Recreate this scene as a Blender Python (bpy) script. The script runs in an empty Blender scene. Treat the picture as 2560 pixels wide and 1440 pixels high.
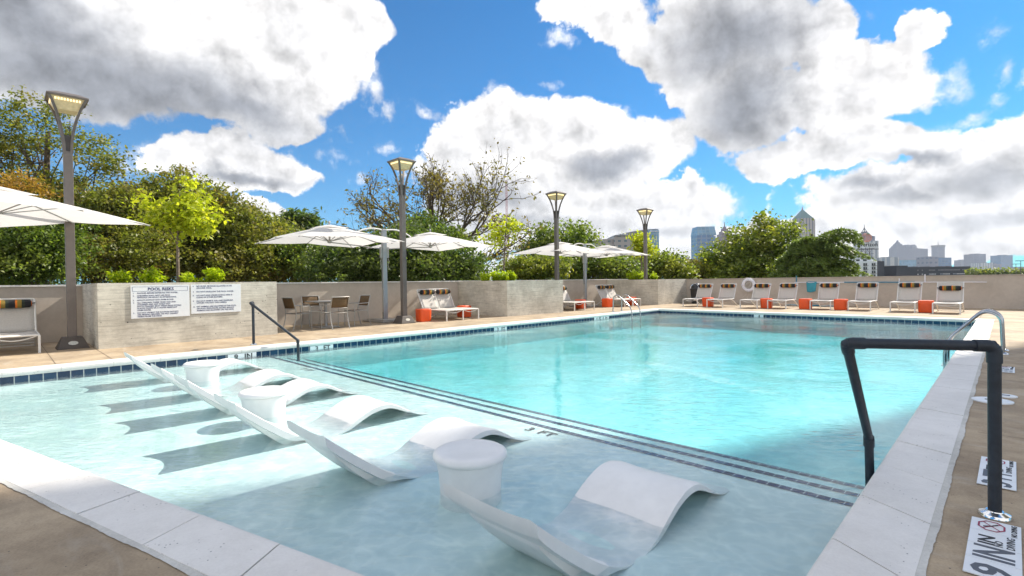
import bpy, math, random
import numpy as np
from mathutils import Vector, Matrix
rad = math.radians
sc = bpy.context.scene
COL = sc.collection
RNG = random.Random(7)

# ------------------------------------------------------------------ camera
R = np.array([[0.710630534919403, 0.0012665068826970866, 0.7035642392848568],
              [0.7034334380883128, 0.018086752773295412, -0.7105309783329041],
              [-0.01362501447408105, 0.9998356209656537, 0.011962024444330298]])
CAM_H = 1.2
cd = bpy.data.cameras.new('camera')
cam = bpy.data.objects.new('camera', cd)
COL.objects.link(cam)
cd.sensor_width = 36.0
cd.lens = 36.0 * 1268.0 / 2560.0
cd.clip_start = 0.05
cd.clip_end = 20000
M4 = Matrix([list(R[0]) + [0], list(R[1]) + [0], list(R[2]) + [CAM_H], [0, 0, 0, 1]])
cam.matrix_world = M4
sc.camera = cam

# ------------------------------------------------------------------ sun and exposure
sv = Vector((0.14, 1.0, 0.87)).normalized()
SUN_EL = math.asin(sv.z)
SUN_AZ = math.atan2(sv.x, sv.y)
sl = bpy.data.lights.new('sun', 'SUN')
sl.energy = 3.9
sl.angle = rad(0.53)
sl.color = (1.0, 0.94, 0.83)
so = bpy.data.objects.new('sun', sl)
COL.objects.link(so)
so.rotation_euler = sv.to_track_quat('Z', 'Y').to_euler()
sc.view_settings.view_transform = 'Standard'
sc.view_settings.look = 'None'
sc.view_settings.exposure = 1.08
sc.view_settings.gamma = 1.0
sc.cycles.use_denoising = True
sc.cycles.max_bounces = 8
sc.cycles.transparent_max_bounces = 24
sc.cycles.volume_bounces = 0
sc.cycles.caustics_reflective = False
sc.cycles.caustics_refractive = False
sc.cycles.sample_clamp_indirect = 6.0


# measured directions: the bearing of a thing seen from the camera spot, at a depth in metres
def at(px, py, d):
    v = np.array([(px - 1280) / 1268.0, -(py - 720) / 1268.0, -1.0]) * d
    w = R @ v
    return Vector((w[0], w[1], w[2] + CAM_H))


def azel(px, py):
    v = at(px, py, 1.0) - Vector((0, 0, CAM_H))
    v.normalize()
    return math.atan2(v.x, v.y), math.asin(v.z)


# ------------------------------------------------------------------ node helper
class NT:
    def __init__(s, tree):
        s.t = tree
        s.n = tree.nodes
        s.l = tree.links

    def add(s, typ, inputs=None, **kw):
        nd = s.n.new(typ)
        for k, v in kw.items():
            setattr(nd, k, v)
        if inputs:
            for k, v in inputs.items():
                sock = nd.inputs[k]
                if hasattr(v, 'is_linked') or isinstance(v, bpy.types.NodeSocket):
                    s.l.new(v, sock)
                else:
                    sock.default_value = v
        return nd

    def math(s, op, a, b=0.0, c=None, clamp=False):
        i = {0: a, 1: b}
        if c is not None:
            i[2] = c
        return s.add('ShaderNodeMath', i, operation=op, use_clamp=clamp).outputs[0]

    def mix(s, f, a, b):
        nd = s.n.new('ShaderNodeMix')
        nd.data_type = 'RGBA'
        for k, v in ((0, f), (6, a), (7, b)):
            if isinstance(v, bpy.types.NodeSocket):
                s.l.new(v, nd.inputs[k])
            else:
                nd.inputs[k].default_value = v if k == 0 or len(v) == 4 else (*v, 1)
        return nd.outputs[2]

    def ramp(s, f, a, b, c=0.0, d=1.0, smooth=True):
        nd = s.add('ShaderNodeMapRange', {0: f, 1: a, 2: b, 3: c, 4: d})
        if smooth:
            nd.interpolation_type = 'SMOOTHSTEP'
        return nd.outputs[0]

    def noise(s, vec, scale, detail=6, rough=0.55, dist=0.0):
        i = {'Scale': scale, 'Detail': detail, 'Roughness': rough, 'Distortion': dist}
        if vec is not None:
            i['Vector'] = vec
        return s.add('ShaderNodeTexNoise', i)


# ------------------------------------------------------------------ sky with clouds
def build_world():
    w = bpy.data.worlds.new('World')
    sc.world = w
    w.use_nodes = True
    T = NT(w.node_tree)
    T.n.clear()
    out = T.add('ShaderNodeOutputWorld')
    bg = T.add('ShaderNodeBackground', {1: 0.12})
    T.l.new(bg.outputs[0], out.inputs[0])
    sky = T.add('ShaderNodeTexSky', sky_type='NISHITA', sun_disc=False, sun_elevation=SUN_EL,
                sun_rotation=SUN_AZ, air_density=1.0, dust_density=0.25, ozone_density=2.2, altitude=300)
    tc = T.add('ShaderNodeTexCoord')
    vec = tc.outputs['Generated']
    sep = T.add('ShaderNodeSeparateXYZ', {0: vec})
    az = T.math('ARCTAN2', sep.outputs[0], sep.outputs[1])
    el = T.math('ARCSINE', sep.outputs[2])
    # noise fields in the direction of view
    n1 = T.noise(vec, 5.5, 9, 0.56)
    n2 = T.noise(vec, 15.0, 8, 0.62)
    offv = T.add('ShaderNodeVectorMath', {0: vec, 1: (0.012, 0.004, 0.016)}, operation='ADD').outputs[0]
    n1o = T.noise(offv, 5.5, 9, 0.56)
    n2o = T.noise(offv, 15.0, 8, 0.62)
    wsep = T.add('ShaderNodeSeparateColor', {0: n1.outputs['Color']})
    wsep2 = T.add('ShaderNodeSeparateColor', {0: n2.outputs['Color']})
    u = T.math('ADD', az, T.math('MULTIPLY', T.math('SUBTRACT', wsep.outputs[0], 0.5), 0.17))
    u = T.math('ADD', u, T.math('MULTIPLY', T.math('SUBTRACT', wsep2.outputs[0], 0.5), 0.05))
    v = T.math('ADD', el, T.math('MULTIPLY', T.math('SUBTRACT', wsep.outputs[1], 0.5), 0.12))
    v = T.math('ADD', v, T.math('MULTIPLY', T.math('SUBTRACT', wsep2.outputs[1], 0.5), 0.04))
    p = T.add('ShaderNodeCombineXYZ', {0: u, 1: v}).outputs[0]

    state = {'p': p, 'n': 0}

    def field(blobs):
        cur = None
        for (cx, cy, rx, ry, rot) in blobs:
            a0, e0 = azel(cx, cy)
            a1, e1 = azel(cx - rx, cy)
            a2, e2 = azel(cx + rx, cy)
            a3, e3 = azel(cx, cy - ry)
            a4, e4 = azel(cx, cy + ry)
            su = 2 / abs(a2 - a1)
            s_v = 2 / abs(e3 - e4)
            m = T.add('ShaderNodeVectorMath', {0: state['p'], 1: (su, s_v, 0), 2: (-a0 * su, -e0 * s_v, 0)}, operation='MULTIPLY_ADD').outputs[0]
            ln = T.add('ShaderNodeVectorMath', {0: m}, operation='LENGTH').outputs['Value']
            cur = ln if cur is None else T.math('SMOOTH_MIN', cur, ln, 0.12)
            state['n'] += 1
            if state['n'] % 8 == 0:
                # evaluated in short batches: the next batch starts from this result
                state['p'] = T.add('ShaderNodeVectorMath', {0: cur, 1: (1e-6, 1e-6, 0), 2: p}, operation='MULTIPLY_ADD').outputs[0]
        return cur
    cover = [(230, 90, 560, 235, -5), (700, 110, 270, 200, 0), (600, 270, 200, 90, 0), (120, 180, 300, 120, 0),
             (885, 60, 100, 100, 0), (895, 165, 40, 60, 0),
             (560, 415, 240, 72, -4), (690, 440, 105, 45, 0), (690, 300, 130, 60, 0), (380, 400, 90, 50, 0),
             (640, 535, 110, 38, 0), (1150, 400, 105, 90, 0), (1250, 355, 190, 105, 0), (1440, 345, 165, 100, 0),
             (1590, 375, 150, 90, 0), (1300, 480, 330, 110, 0), (1600, 520, 260, 70, 0),
             (1500, 45, 135, 75, 0), (1640, 120, 125, 95, 0), (1800, 110, 250, 190, 0), (1850, 280, 190, 115, 0),
             (2050, 110, 90, 150, 0), (2180, 170, 140, 100, 0), (2300, 70, 60, 62, 0), (2100, 250, 240, 85, 0),
             (1700, 225, 80, 60, 0),
             (2080, 390, 300, 55, 0), (2420, 400, 230, 75, -6), (2260, 480, 330, 75, 0), (1960, 425, 110, 45, 0),
             (2500, 500, 260, 110, 0), (2100, 350, 160, 45, 0), (1900, 590, 560, 55, 0), (2300, 590, 420, 75, 0),
             (1480, 580, 320, 70, 0), (1725, 470, 40, 45, 0),
             (2250, 530, 400, 50, 0), (1380, -130, 420, 70, 0), (400, -160, 500, 120, 0),
             (2200, -200, 300, 90, 0), (1900, 640, 900, 35, 0)]
    wisps = [(800, 385, 70, 30, 0), (2365, 195, 50, 60, 0), (1252, 250, 26, 60, 0), (1070, 284, 45, 25, 0), (840, 345, 24, 34, 0), (940, 386, 60, 22, 0), (905, 220, 60, 80, 0), (940, 250, 40, 60, 10), (972, 300, 26, 42, 0),
             (850, 430, 46, 18, 0), (2450, 100, 70, 40, 0), (2360, 190, 60, 50, 0), (2240, 90, 60, 40, 0), (2480, 200, 30, 60, 0), (2540, 240, 24, 40, 0), (2460, 285, 40, 26, 0),
             (2150, 40, 60, 26, 0), (1380, 230, 40, 20, 0), (30, 250, 60, 60, 0), (330, 390, 130, 60, 0), (1750, 560, 140, 50, 0), (2290, 340, 80, 30, 0), (1400, 120, 50, 20, 0), (2380, 320, 90, 20, 0)]
    dark = [(330, 230, 520, 120, 4), (80, 70, 320, 150, 0), (560, 290, 280, 70, 3), (1830, 110, 230, 150, 0),
            (1860, 270, 160, 130, 0), (1540, 410, 110, 34, 0), (2430, 450, 180, 60, -5), (2150, 470, 90, 28, 0),
            (1180, 500, 190, 45, 0), (2230, 500, 150, 26, 0), (600, 450, 170, 18, 0), (2480, 560, 200, 26, 0),
            (1330, 560, 200, 28, 0), (1950, 590, 220, 20, 0), (2280, 400, 110, 22, 0), (1620, 590, 140, 18, 0)]
    lc = field(cover)
    ld = field(dark)
    # elsewhere in the sky: broken cloud cover, made fuller for more ambient light
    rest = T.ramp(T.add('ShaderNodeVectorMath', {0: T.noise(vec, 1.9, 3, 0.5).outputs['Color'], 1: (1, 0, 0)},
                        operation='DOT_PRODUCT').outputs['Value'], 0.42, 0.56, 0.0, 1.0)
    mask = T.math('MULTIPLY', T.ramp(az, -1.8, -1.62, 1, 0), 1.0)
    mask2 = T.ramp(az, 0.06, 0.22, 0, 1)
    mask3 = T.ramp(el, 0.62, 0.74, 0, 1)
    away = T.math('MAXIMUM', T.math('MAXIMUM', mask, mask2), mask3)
    nb = T.math('SUBTRACT', n1.outputs['Fac'], 0.5)
    nb2 = T.math('SUBTRACT', n2.outputs['Fac'], 0.5)
    dens = T.math('SUBTRACT', 0.965, lc)
    dens = T.math('ADD', dens, T.math('MULTIPLY', nb, 0.75))
    dens = T.math('ADD', dens, T.math('MULTIPLY', nb2, 0.55))
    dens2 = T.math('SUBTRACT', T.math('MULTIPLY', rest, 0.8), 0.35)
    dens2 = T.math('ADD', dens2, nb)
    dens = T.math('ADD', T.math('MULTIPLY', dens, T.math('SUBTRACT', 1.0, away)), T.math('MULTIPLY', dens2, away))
    n3 = T.noise(vec, 48.0, 5, 0.65)
    dens = T.math('ADD', dens, T.math('MULTIPLY', T.math('SUBTRACT', n3.outputs['Fac'], 0.5), 0.22))
    alpha = T.ramp(dens, -0.03, 0.12)
    lw = field(wisps)
    wd = T.math('ADD', T.math('SUBTRACT', 1.0, lw), T.math('MULTIPLY', nb2, 3.2))
    wd = T.math('ADD', wd, T.math('MULTIPLY', T.math('SUBTRACT', n3.outputs['Fac'], 0.5), 2.0))
    walpha = T.ramp(wd, 0.1, 1.7, 0, 0.85)
    alpha = T.math('MAXIMUM', alpha, walpha)
    # shading: bright rims, grey bellies, relief from a lateral difference of the same noise
    belly = T.ramp(T.math('ADD', T.math('SUBTRACT', 1.0, ld), T.math('MULTIPLY', nb, 1.0)), -0.75, 0.85)
    thick = T.ramp(T.math('ADD', dens, T.math('MULTIPLY', nb2, 0.8)), 0.05, 0.85)
    belly2 = T.math('MAXIMUM', belly, T.math('MULTIPLY', thick, 0.32))
    belly2 = T.math('MULTIPLY', belly2, T.ramp(el, 0.01, 0.20, 0.40, 1.0))
    rel = T.math('ADD', T.math('MULTIPLY', T.math('SUBTRACT', n1.outputs['Fac'], n1o.outputs['Fac']), 2.2),
                 T.math('MULTIPLY', T.math('SUBTRACT', n2.outputs['Fac'], n2o.outputs['Fac']), 0.9))
    ccol = T.mix(belly2, (1.0, 0.98, 0.97), (0.29, 0.305, 0.34))
    bri = T.math('ADD', 1.0, T.math("MULTIPLY", rel, 1.35))
    bri = T.math('MULTIPLY', bri, 4.9)
    # clouds outside the view are brightened to lift the ambient light
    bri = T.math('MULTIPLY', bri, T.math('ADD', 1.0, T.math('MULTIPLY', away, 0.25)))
    ccol = T.add('ShaderNodeVectorMath', {0: ccol, 'Scale': bri}, operation='SCALE').outputs[0]
    # deepen the blue and keep a paler band low down
    skyc = T.add('ShaderNodeVectorMath', {0: sky.outputs[0], 1: (0.085, 0.375, 0.56)}, operation='MULTIPLY').outputs[0]
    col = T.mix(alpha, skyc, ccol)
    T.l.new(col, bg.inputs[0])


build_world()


# ------------------------------------------------------------------ materials
MATS = {}


def base_mat(name):
    m = bpy.data.materials.new(name)
    m.use_nodes = True
    T = NT(m.node_tree)
    b = T.n['Principled BSDF']
    return m, T, b


def mat(name, col, rough=0.6, metal=0.0, var=0.08, scale=6.0, bump=0.0, bscale=60.0, spec=0.5, trans=0.0, emit=None, estr=0.0, coat=0.0):
    if name in MATS:
        return MATS[name]
    m, T, b = base_mat(name)
    tc = T.add('ShaderNodeTexCoord')
    n = T.noise(tc.outputs['Object'], scale, 5, 0.6)
    c0 = tuple(max(0, c * (1 - var)) for c in col)
    c1 = tuple(min(1, c * (1 + var)) for c in col)
    T.l.new(T.mix(T.ramp(n.outputs['Fac'], 0.3, 0.7), c0, c1), b.inputs['Base Color'])
    b.inputs['Roughness'].default_value = rough
    b.inputs['Metallic'].default_value = metal
    b.inputs['Specular IOR Level'].default_value = spec
    b.inputs['Coat Weight'].default_value = coat
    if bump:
        nb = T.noise(tc.outputs['Object'], bscale, 4, 0.6)
        bp = T.add('ShaderNodeBump', {'Strength': bump, 'Distance': 0.01, 'Height': nb.outputs['Fac']})
        T.l.new(bp.outputs[0], b.inputs['Normal'])
    if emit:
        b.inputs['Emission Color'].default_value = (*emit, 1)
        b.inputs['Emission Strength'].default_value = estr
    if trans:
        tr = T.add('ShaderNodeBsdfTranslucent', {0: (*col, 1)})
        mx = T.add('ShaderNodeMixShader', {0: trans, 1: b.outputs[0], 2: tr.outputs[0]})
        T.l.new(mx.outputs[0], T.n['Material Output'].inputs[0])
    MATS[name] = m
    return m


def concrete_mat(name, c_lo, c_hi, pits=True, board=False, rough=0.85, pscale=9.0, scuff=False):
    m, T, b = base_mat(name)
    tc = T.add('ShaderNodeTexCoord')
    v = tc.outputs['Object']
    n = T.noise(v, 1.3, 7, 0.6)
    n2 = T.noise(v, 9.0, 6, 0.7)
    n3 = T.noise(v, 90.0, 3, 0.6)
    f = T.math('ADD', T.math('MULTIPLY', n.outputs['Fac'], 0.6), T.math('MULTIPLY', n2.outputs['Fac'], 0.3))
    f = T.math('ADD', f, T.math('MULTIPLY', n3.outputs['Fac'], 0.25))
    col = T.mix(T.ramp(f, 0.38, 0.75), c_lo, c_hi)
    if board:
        mp = T.add('ShaderNodeMapping', {'Vector': v, 'Scale': (0.6, 0.6, 14.0)})
        nb = T.noise(mp.outputs[0], 3.0, 5, 0.65)
        col = T.mix(T.math('MULTIPLY', T.ramp(nb.outputs['Fac'], 0.45, 0.7), 0.6), col, tuple(c * 0.72 for c in c_lo))
    if pits:
        vo = T.add('ShaderNodeTexVoronoi', {'Vector': v, 'Scale': pscale, 'Randomness': 1.0})
        gate = T.ramp(T.noise(v, 5.0, 2, 0.5).outputs['Fac'], 0.50, 0.62)
        pit = T.math('MULTIPLY', T.ramp(vo.outputs['Distance'], 0.15, 0.07), gate)
        col = T.mix(pit, col, (0.06, 0.055, 0.05))
    if scuff:
        mp = T.add('ShaderNodeMapping', {'Vector': v, 'Scale': (1.0, 3.2, 1.0), 'Rotation': (0, 0, 0.5)})
        ns = T.noise(mp.outputs[0], 1.6, 8, 0.72, 0.6)
        col = T.mix(T.math('MULTIPLY', T.ramp(ns.outputs['Fac'], 0.50, 0.72), 0.45), col, (0.50, 0.44, 0.36))
        nw = T.noise(v, 0.8, 4, 0.6)
        col = T.mix(T.math('MULTIPLY', T.ramp(nw.outputs['Fac'], 0.52, 0.66), 0.30), col, tuple(c * 0.6 for c in c_lo))
    T.l.new(col, b.inputs['Base Color'])
    b.inputs['Roughness'].default_value = rough
    bp = T.add('ShaderNodeBump', {'Strength': 0.25, 'Distance': 0.01, 'Height': f})
    T.l.new(bp.outputs[0], b.inputs['Normal'])
    MATS[name] = m
    return m


def leaf_mat(name, a, b_, c, trans=0.45, wild=None):
    """leaf colours vary leaf by leaf (a..b) and in broad natural patches (towards c)"""
    m, T, b = base_mat(name)
    g = T.add('ShaderNodeNewGeometry')
    tc = T.add('ShaderNodeTexCoord')
    n = T.noise(tc.outputs['Object'], 0.7, 3, 0.6)
    c0 = T.mix(g.outputs['Random Per Island'], a, b_)
    col = T.mix(T.ramp(n.outputs['Fac'], 0.45, 0.66), c0, c)
    if wild:
        n2 = T.noise(tc.outputs['Object'], 0.45, 2, 0.5)
        col = T.mix(T.math('MULTIPLY', T.ramp(n2.outputs['Fac'], 0.56, 0.66), T.ramp(g.outputs['Random Per Island'], 0.3, 0.7)), col, wild)
    b.inputs['Roughness'].default_value = 0.45
    b.inputs['Specular IOR Level'].default_value = 0.35
    T.l.new(col, b.inputs['Base Color'])
    tcol = T.add('ShaderNodeVectorMath', {0: col, 1: (1.5, 1.6, 0.8)}, operation='MULTIPLY').outputs[0]
    tr = T.add('ShaderNodeBsdfTranslucent', {0: tcol})
    mx = T.add('ShaderNodeMixShader', {0: trans, 1: b.outputs[0], 2: tr.outputs[0]})
    T.l.new(mx.outputs[0], T.n['Material Output'].inputs[0])
    MATS[name] = m
    return m


def M(n):
    return MATS[n]


mat('white_frame', (0.74, 0.72, 0.68), 0.35, 0.0, 0.04)
mat('sling', (0.66, 0.62, 0.57), 0.7, 0, 0.07, 40, 0.2, 300, trans=0.3)
mat('grey_metal', (0.40, 0.38, 0.35), 0.38, 0.6, 0.06)
mat('brown_sling', (0.20, 0.125, 0.06), 0.7, 0, 0.15, 30, 0.2, 300, trans=0.35)
mat('chrome', (0.72, 0.73, 0.74), 0.14, 1.0, 0.03)
mat('steel', (0.42, 0.42, 0.43), 0.22, 1.0, 0.05)
mat('alu', (0.36, 0.36, 0.36), 0.45, 0.75, 0.04)
mat('dark_foam', (0.018, 0.024, 0.034), 0.5, 0, 0.25, 20, 0.3, 140)
mat('lamp_bronze', (0.155, 0.13, 0.115), 0.5, 0.3, 0.08)
mat('lamp_base_dark', (0.085, 0.07, 0.06), 0.6, 0.1, 0.12)
mat('plate_pale', (0.55, 0.52, 0.44), 0.4, 0.6, 0.2, 60)
mat('canopy', (0.80, 0.78, 0.76), 0.8, 0, 0.03, 12, 0.1, 200, trans=0.42)
mat('orange', (0.85, 0.10, 0.015), 0.38, 0, 0.04)
mat('plastic_white', (0.80, 0.79, 0.77), 0.38, 0, 0.045, 5, 0.12, 220)
mat('ring_white', (0.80, 0.78, 0.82), 0.5, 0, 0.04)
mat('rope', (0.62, 0.58, 0.52), 0.8, 0, 0.1)
mat('black_plastic', (0.02, 0.02, 0.022), 0.45, 0, 0.2)
mat('blue_pole', (0.03, 0.22, 0.34), 0.5, 0, 0.1)
mat('net_blue', (0.05, 0.30, 0.38), 0.8, 0, 0.1)
mat('sign_white', (0.78, 0.79, 0.80), 0.45, 0, 0.02)
mat('sign_blue', (0.035, 0.035, 0.13), 0.5, 0, 0.02)
mat('marker_black', (0.02, 0.02, 0.022), 0.6, 0, 0.1)
mat('marker_grey', (0.10, 0.11, 0.13), 0.6, 0, 0.2)
mat('marker_red', (0.30, 0.03, 0.07), 0.6, 0, 0.1)
mat('bark', (0.10, 0.075, 0.055), 0.9, 0, 0.3, 12, 0.5, 50)
mat('bark_pale', (0.20, 0.15, 0.11), 0.9, 0, 0.3, 12, 0.5, 50)
mat('soil', (0.06, 0.045, 0.03), 1.0, 0, 0.3, 20)
mat('glow', (0.9, 0.75, 0.45), 0.5, 0, 0.05, emit=(1.0, 0.78, 0.38), estr=0.75)
mat('lens', (0.48, 0.38, 0.20), 0.3, 0, 0.15, 14, emit=(1.0, 0.8, 0.45), estr=0.07)
mat('gap_dark', (0.07, 0.063, 0.055), 0.9)
mat('joint_brown', (0.14, 0.10, 0.07), 0.9)
mat('red_mast', (0.45, 0.08, 0.06), 0.6)
concrete_mat('board_concrete', (0.40, 0.36, 0.295), (0.72, 0.675, 0.575), board=True)
concrete_mat('wall_render', (0.44, 0.375, 0.31), (0.56, 0.485, 0.41), pits=False)
concrete_mat('deck', (0.235, 0.172, 0.112), (0.48, 0.37, 0.245), pits=True, pscale=28.0, scuff=True)
concrete_mat('coping', (0.66, 0.625, 0.58), (0.80, 0.765, 0.72), pits=True, rough=0.6, pscale=34.0)
concrete_mat('grout', (0.42, 0.40, 0.36), (0.66, 0.64, 0.59), pits=False)
leaf_mat('leaf_olive', (0.06, 0.08, 0.012), (0.26, 0.27, 0.055), (0.26, 0.22, 0.05), wild=(0.26, 0.15, 0.03))
leaf_mat('leaf_green', (0.045, 0.085, 0.014), (0.20, 0.26, 0.05), (0.21, 0.24, 0.05))
leaf_mat('leaf_dark', (0.026, 0.058, 0.014), (0.14, 0.19, 0.045), (0.14, 0.17, 0.045))
leaf_mat('leaf_yellow', (0.30, 0.36, 0.02), (0.52, 0.50, 0.04), (0.36, 0.40, 0.03), 0.5)
leaf_mat('leaf_lime', (0.26, 0.36, 0.01), (0.50, 0.55, 0.02), (0.40, 0.48, 0.02), 0.5)
leaf_mat('leaf_orange', (0.34, 0.17, 0.03), (0.42, 0.26, 0.05), (0.22, 0.19, 0.04), 0.4)
leaf_mat('leaf_bright', (0.08, 0.12, 0.016), (0.25, 0.29, 0.05), (0.24, 0.25, 0.045), wild=(0.36, 0.33, 0.05))
leaf_mat('leaf_cedar', (0.06, 0.10, 0.024), (0.23, 0.29, 0.075), (0.19, 0.25, 0.06), 0.35)
leaf_mat('leaf_brown', (0.14, 0.11, 0.03), (0.30, 0.23, 0.06), (0.16, 0.15, 0.04), 0.35)


# pillow stripes
def stripes_mat():
    m, T, b = base_mat('stripes')
    tc = T.add('ShaderNodeTexCoord')
    sx = T.add('ShaderNodeSeparateXYZ', {0: tc.outputs['Object']})
    f = T.math('FRACT', T.math('ADD', T.math('DIVIDE', sx.outputs[0], 0.235), 0.22))
    cr = T.add('ShaderNodeValToRGB', {0: f})
    r = cr.color_ramp
    r.interpolation = 'CONSTANT'
    r.elements[0].position = 0.0
    r.elements[0].color = (0.012, 0.012, 0.016, 1)
    r.elements[1].position = 0.40
    r.elements[1].color = (0.62, 0.16, 0.015, 1)
    e = r.elements.new(0.53)
    e.color = (0.25, 0.17, 0.03, 1)
    e = r.elements.new(0.80)
    e.color = (0.02, 0.03, 0.02, 1)
    T.l.new(cr.outputs[0], b.inputs['Base Color'])
    b.inputs['Roughness'].default_value = 0.85
    n = T.noise(tc.outputs['Object'], 30, 3, 0.6)
    bp = T.add('ShaderNodeBump', {'Strength': 0.5, 'Distance': 0.01, 'Height': n.outputs['Fac']})
    T.l.new(bp.outputs[0], b.inputs['Normal'])
    MATS['stripes'] = m


stripes_mat()


def tile_mat(name, sx, sz, lo, hi, grout, axis='XZ'):
    m, T, b = base_mat(name)
    g = T.add('ShaderNodeNewGeometry')
    s = T.add('ShaderNodeSeparateXYZ', {0: g.outputs['Position']})
    if axis == 'wall':
        u = T.math('ADD', s.outputs[0], s.outputs[1])
        p = T.add('ShaderNodeCombineXYZ', {0: u, 1: T.math('ADD', s.outputs[2], 0.06)}).outputs[0]
    else:
        p = g.outputs['Position']
    br = T.add('ShaderNodeTexBrick', {'Vector': p, 'Color1': (*lo, 1), 'Color2': (*hi, 1), 'Mortar': (*grout, 1),
                                      'Scale': 1.0, 'Mortar Size': 0.006 if axis == 'wall' else 0.0035, 'Mortar Smooth': 0.1, 'Bias': 0.0,
                                      'Brick Width': sx, 'Row Height': sz}, offset=0.0)
    n = T.noise(g.outputs['Position'], 25, 4, 0.6)
    col = T.mix(T.ramp(n.outputs['Fac'], 0.55, 0.75, 0, 0.4), br.outputs['Color'], (0.025, 0.07, 0.15))
    T.l.new(col, b.inputs['Base Color'])
    b.inputs['Roughness'].default_value = 0.18
    b.inputs['Specular IOR Level'].default_value = 0.5 if axis == 'wall' else 0.05
    MATS[name] = m


tile_mat('band_tile', 0.155, 0.30, (0.008, 0.025, 0.065), (0.014, 0.05, 0.11), (0.50, 0.50, 0.48), 'wall')
tile_mat('step_tile', 0.075, 0.20, (0.004, 0.014, 0.075), (0.008, 0.028, 0.13), (0.50, 0.55, 0.58), 'flat')
mat('plaster', (0.76, 0.835, 0.80), 0.7, 0, 0.03, 3.0)


def water_mat():
    m, T, b = base_mat('water')
    T.n.remove(b)
    out = T.n['Material Output']
    g = T.add('ShaderNodeNewGeometry')
    pos = g.outputs['Position']
    mp = T.add('ShaderNodeMapping', {'Vector': pos, 'Scale': (1.5, 0.62, 1.0), 'Rotation': (0, 0, 0.7)}, vector_type='TEXTURE').outputs[0]
    n1 = T.noise(mp, 2.2, 3, 0.5, 0.6)
    n2 = T.noise(mp, 9.0, 3, 0.5, 0.8)
    n3 = T.noise(mp, 26.0, 2, 0.5, 0.4)
    # calmer and rougher patches on the surface
    patch = T.ramp(T.noise(pos, 0.55, 2, 0.5).outputs['Fac'], 0.40, 0.62, 0.25, 1.0)
    h = T.math('ADD', T.math('MULTIPLY', n1.outputs['Fac'], 0.55), T.math('MULTIPLY', n2.outputs['Fac'], 0.50))
    h = T.math('ADD', h, T.math('MULTIPLY', n3.outputs['Fac'], 0.12))
    h = T.math('MULTIPLY', h, patch)
    bp = T.add('ShaderNodeBump', {'Strength': 1.0, 'Distance': 0.021, 'Height': h})
    cosv = T.math('ABSOLUTE', T.add('ShaderNodeVectorMath', {0: bp.outputs[0], 1: g.outputs['Incoming']}, operation='DOT_PRODUCT').outputs['Value'])
    inv = T.math('SUBTRACT', 1.0, cosv, clamp=True)
    frs = T.math('ADD', 0.02, T.math('MULTIPLY', T.math('POWER', inv, 5.0), 0.98))
    # caustic net of the sunlight painted into the transparency colour as a pattern
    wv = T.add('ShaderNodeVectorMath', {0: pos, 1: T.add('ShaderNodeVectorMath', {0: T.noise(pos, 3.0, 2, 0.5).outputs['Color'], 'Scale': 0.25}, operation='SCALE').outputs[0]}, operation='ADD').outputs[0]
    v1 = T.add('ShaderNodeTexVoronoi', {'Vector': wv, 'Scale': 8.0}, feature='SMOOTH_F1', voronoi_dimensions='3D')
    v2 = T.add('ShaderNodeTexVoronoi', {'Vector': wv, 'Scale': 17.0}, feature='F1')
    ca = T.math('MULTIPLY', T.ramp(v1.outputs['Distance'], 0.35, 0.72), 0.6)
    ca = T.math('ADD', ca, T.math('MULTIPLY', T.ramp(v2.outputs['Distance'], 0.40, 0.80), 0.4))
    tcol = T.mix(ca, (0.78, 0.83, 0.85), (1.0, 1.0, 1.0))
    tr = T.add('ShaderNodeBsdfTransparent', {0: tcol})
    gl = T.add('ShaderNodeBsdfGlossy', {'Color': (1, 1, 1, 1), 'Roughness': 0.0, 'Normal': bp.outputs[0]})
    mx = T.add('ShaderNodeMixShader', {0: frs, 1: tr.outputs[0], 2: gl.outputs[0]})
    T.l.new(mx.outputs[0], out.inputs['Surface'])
    va = T.add('ShaderNodeVolumeAbsorption', {'Color': (0.16, 0.86, 0.905, 1), 'Density': 0.62})
    T.l.new(va.outputs[0], out.inputs['Volume'])
    MATS['water'] = m


water_mat()


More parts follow.
